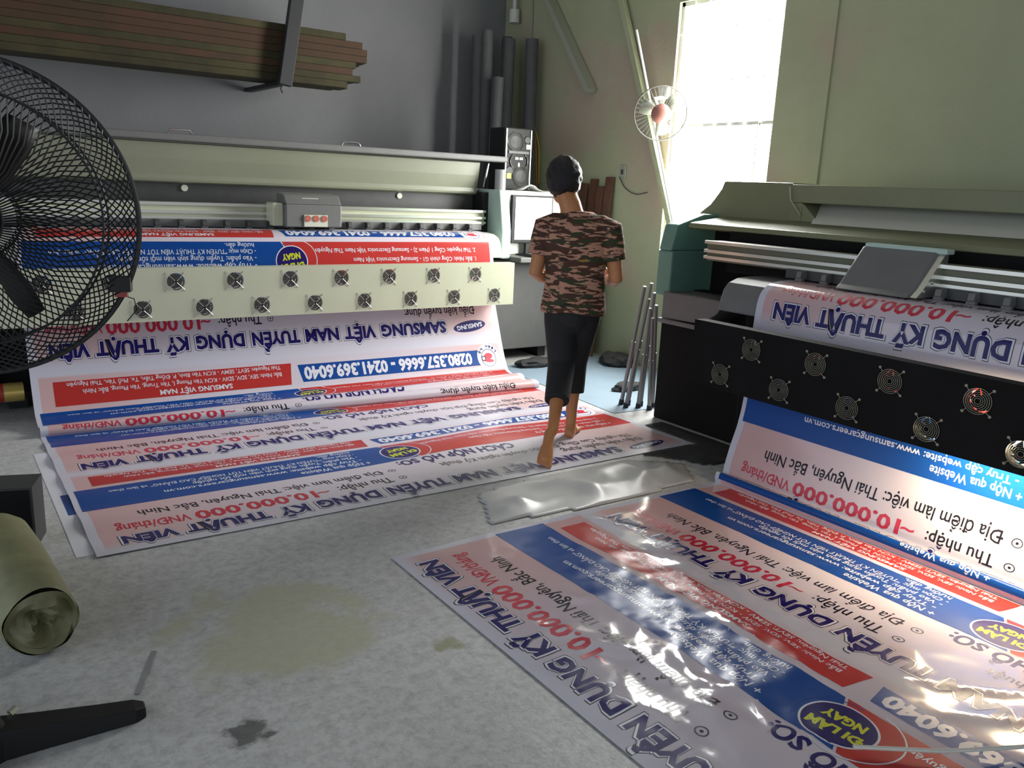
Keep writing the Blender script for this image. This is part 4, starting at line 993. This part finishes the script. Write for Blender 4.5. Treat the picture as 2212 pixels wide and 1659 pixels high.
# hair
mb = MB(); ell(mb, HC+hu*.012-hdn*.022, (.108, .096, .122), (hdn, hl, hu), 4)
for v in mb.v: pass
hv = []
for v in mb.v:
    p = Vector(v)-HC; n_ = noise.noise(Vector(v)*38); q = Vector(v)+p.normalized()*(.009*n_+.006*noise.noise(Vector(v)*85)+.004)
    f_, u_ = p.dot(hdn), p.dot(hu)
    if f_ > .055 and u_ < .05: q = q-hdn*.06            # hairline over the forehead
    if u_ < -.088: q = q+hu*(-.088-u_)*.85              # nape
    hv.append(q-P0)
mb.v = [tuple(v) for v in hv]
mb.build('hair', M['hair'], per)
# camouflage T-shirt
def camo():
    m = bpy.data.materials.new('camouflage'); m.use_nodes = True; nt = m.node_tree; b = nt.nodes['Principled BSDF']; b.inputs['Roughness'].default_value = .85
    tc = nt.nodes.new('ShaderNodeTexCoord'); mp = nt.nodes.new('ShaderNodeMapping'); mp.inputs['Scale'].default_value = (6.5, 6.5, 28)
    nt.links.new(tc.outputs['Object'], mp.inputs['Vector'])
    cols = [((.062, .024, .012), None), ((.44, .23, .15), (.49, .51, 0, 1.5)), ((.030, .038, .012), (.57, .59, 4, .9)), ((.012, .012, .012), (.66, .67, 9, .9)), ((.26, .19, .04), (.70, .71, 15, 1.0))]
    prev = None
    for c, st in cols:
        if st is None:
            r = nt.nodes.new('ShaderNodeRGB'); r.outputs[0].default_value = (*c, 1); prev = r.outputs[0]; continue
        n = nt.nodes.new('ShaderNodeTexNoise'); n.noise_dimensions = '4D'; n.inputs['W'].default_value = st[2]; n.inputs['Scale'].default_value = st[3]; n.inputs['Detail'].default_value = 2.5; n.inputs['Distortion'].default_value = 1.1
        nt.links.new(mp.outputs[0], n.inputs['Vector'])
        q = nt.nodes.new('ShaderNodeMapRange'); q.inputs['From Min'].default_value = st[0]; q.inputs['From Max'].default_value = st[1]; nt.links.new(n.outputs['Fac'], q.inputs['Value'])
        x = nt.nodes.new('ShaderNodeMix'); x.data_type = 'RGBA'; nt.links.new(q.outputs[0], x.inputs['Factor']); nt.links.new(prev, x.inputs['A']); x.inputs['B'].default_value = (*c, 1); prev = x.outputs['Result']
    nt.links.new(prev, b.inputs['Base Color']); return m
M['camo'] = camo()
mb = MB(); n = 40; rows = []
for z, a, b_, f_ in ((.765, .192, .135, -.005), (.80, .188, .134, -.005), (.90, .174, .124, -.005), (1.0, .172, .118, -.01), (1.10, .182, .122, -.015), (1.18, .192, .122, -.02), (1.24, .185, .110, -.02), (1.285, .150, .090, -.015), (1.315, .110, .076, -.01), (1.335, .080, .068, -.005)):
    row = []
    for k in range(n):
        t = 2*PI*k/n; w_ = 1+.022*noise.noise(Vector((math.cos(t)*2, math.sin(t)*2, z*7)))+.02*math.sin(t*5+z*9)*max(0, (1-z)*3)
        row.append(W3(f_+b_*math.sin(t)*w_, a*math.cos(t)*w_, z+(.012*math.sin(3*t) if z < .79 else 0)))
    rows.append(row)
vs = [v for r_ in rows for v in r_]; fs = [(i*n+k, i*n+(k+1) % n, (i+1)*n+(k+1) % n, (i+1)*n+k) for i in range(len(rows)-1) for k in range(n)]
mb.add(vs, fs+[tuple(range(n))[::-1], tuple(len(vs)-n+k for k in range(n))], 0, True)
for S_, E_ in ((LS, LE), (RS, RE)):
    c_ = W3(-.015, .05 if S_ is LS else -.05, 1.26)
    mb.tube([c_, c_.lerp(S_, .6)+UP*.01, S_, S_.lerp(E_, .25), S_.lerp(E_, .5), S_.lerp(E_, .60)], [.06, .068, .075, .071, .068, .070], 24)
shirt = fuse(mb, 't_shirt', M['camo'], per, .008, 3)
mb = MB()
limb(mb, [(W3(-.01, .06, .80), .100), (W3(-.01, 0, .80), .105), (W3(-.01, -.06, .80), .100)])
limb(mb, [(W3(-.005, 0, .83), .105), (W3(-.015, 0, .74), .115)])
for H_, K_, A_, t_ in ((LHp, LK, LA, .58), (RHp, RK, RA, .50)):
    e = K_.lerp(A_, t_)
    mb.tube([H_+UP*.02, H_.lerp(K_, .3), H_.lerp(K_, .65), K_, K_.lerp(A_, t_*.6), e], [.098, .098, .088, .080, .074, .070], 24)
fuse(mb, 'trousers', M['trouser'], per, .008, 4)
# folded white paper held in the left hand
mb = MB(); mb.obox((LW+PF*.03-PL_*.01+UP*.058)[:], (LW+PF*.16-PL_*.07+UP*.040)[:], .10, .004); tag(mb.build('paper_slip', M['paper']), 'white paper slip held in the left hand of the walking person', 'paper')
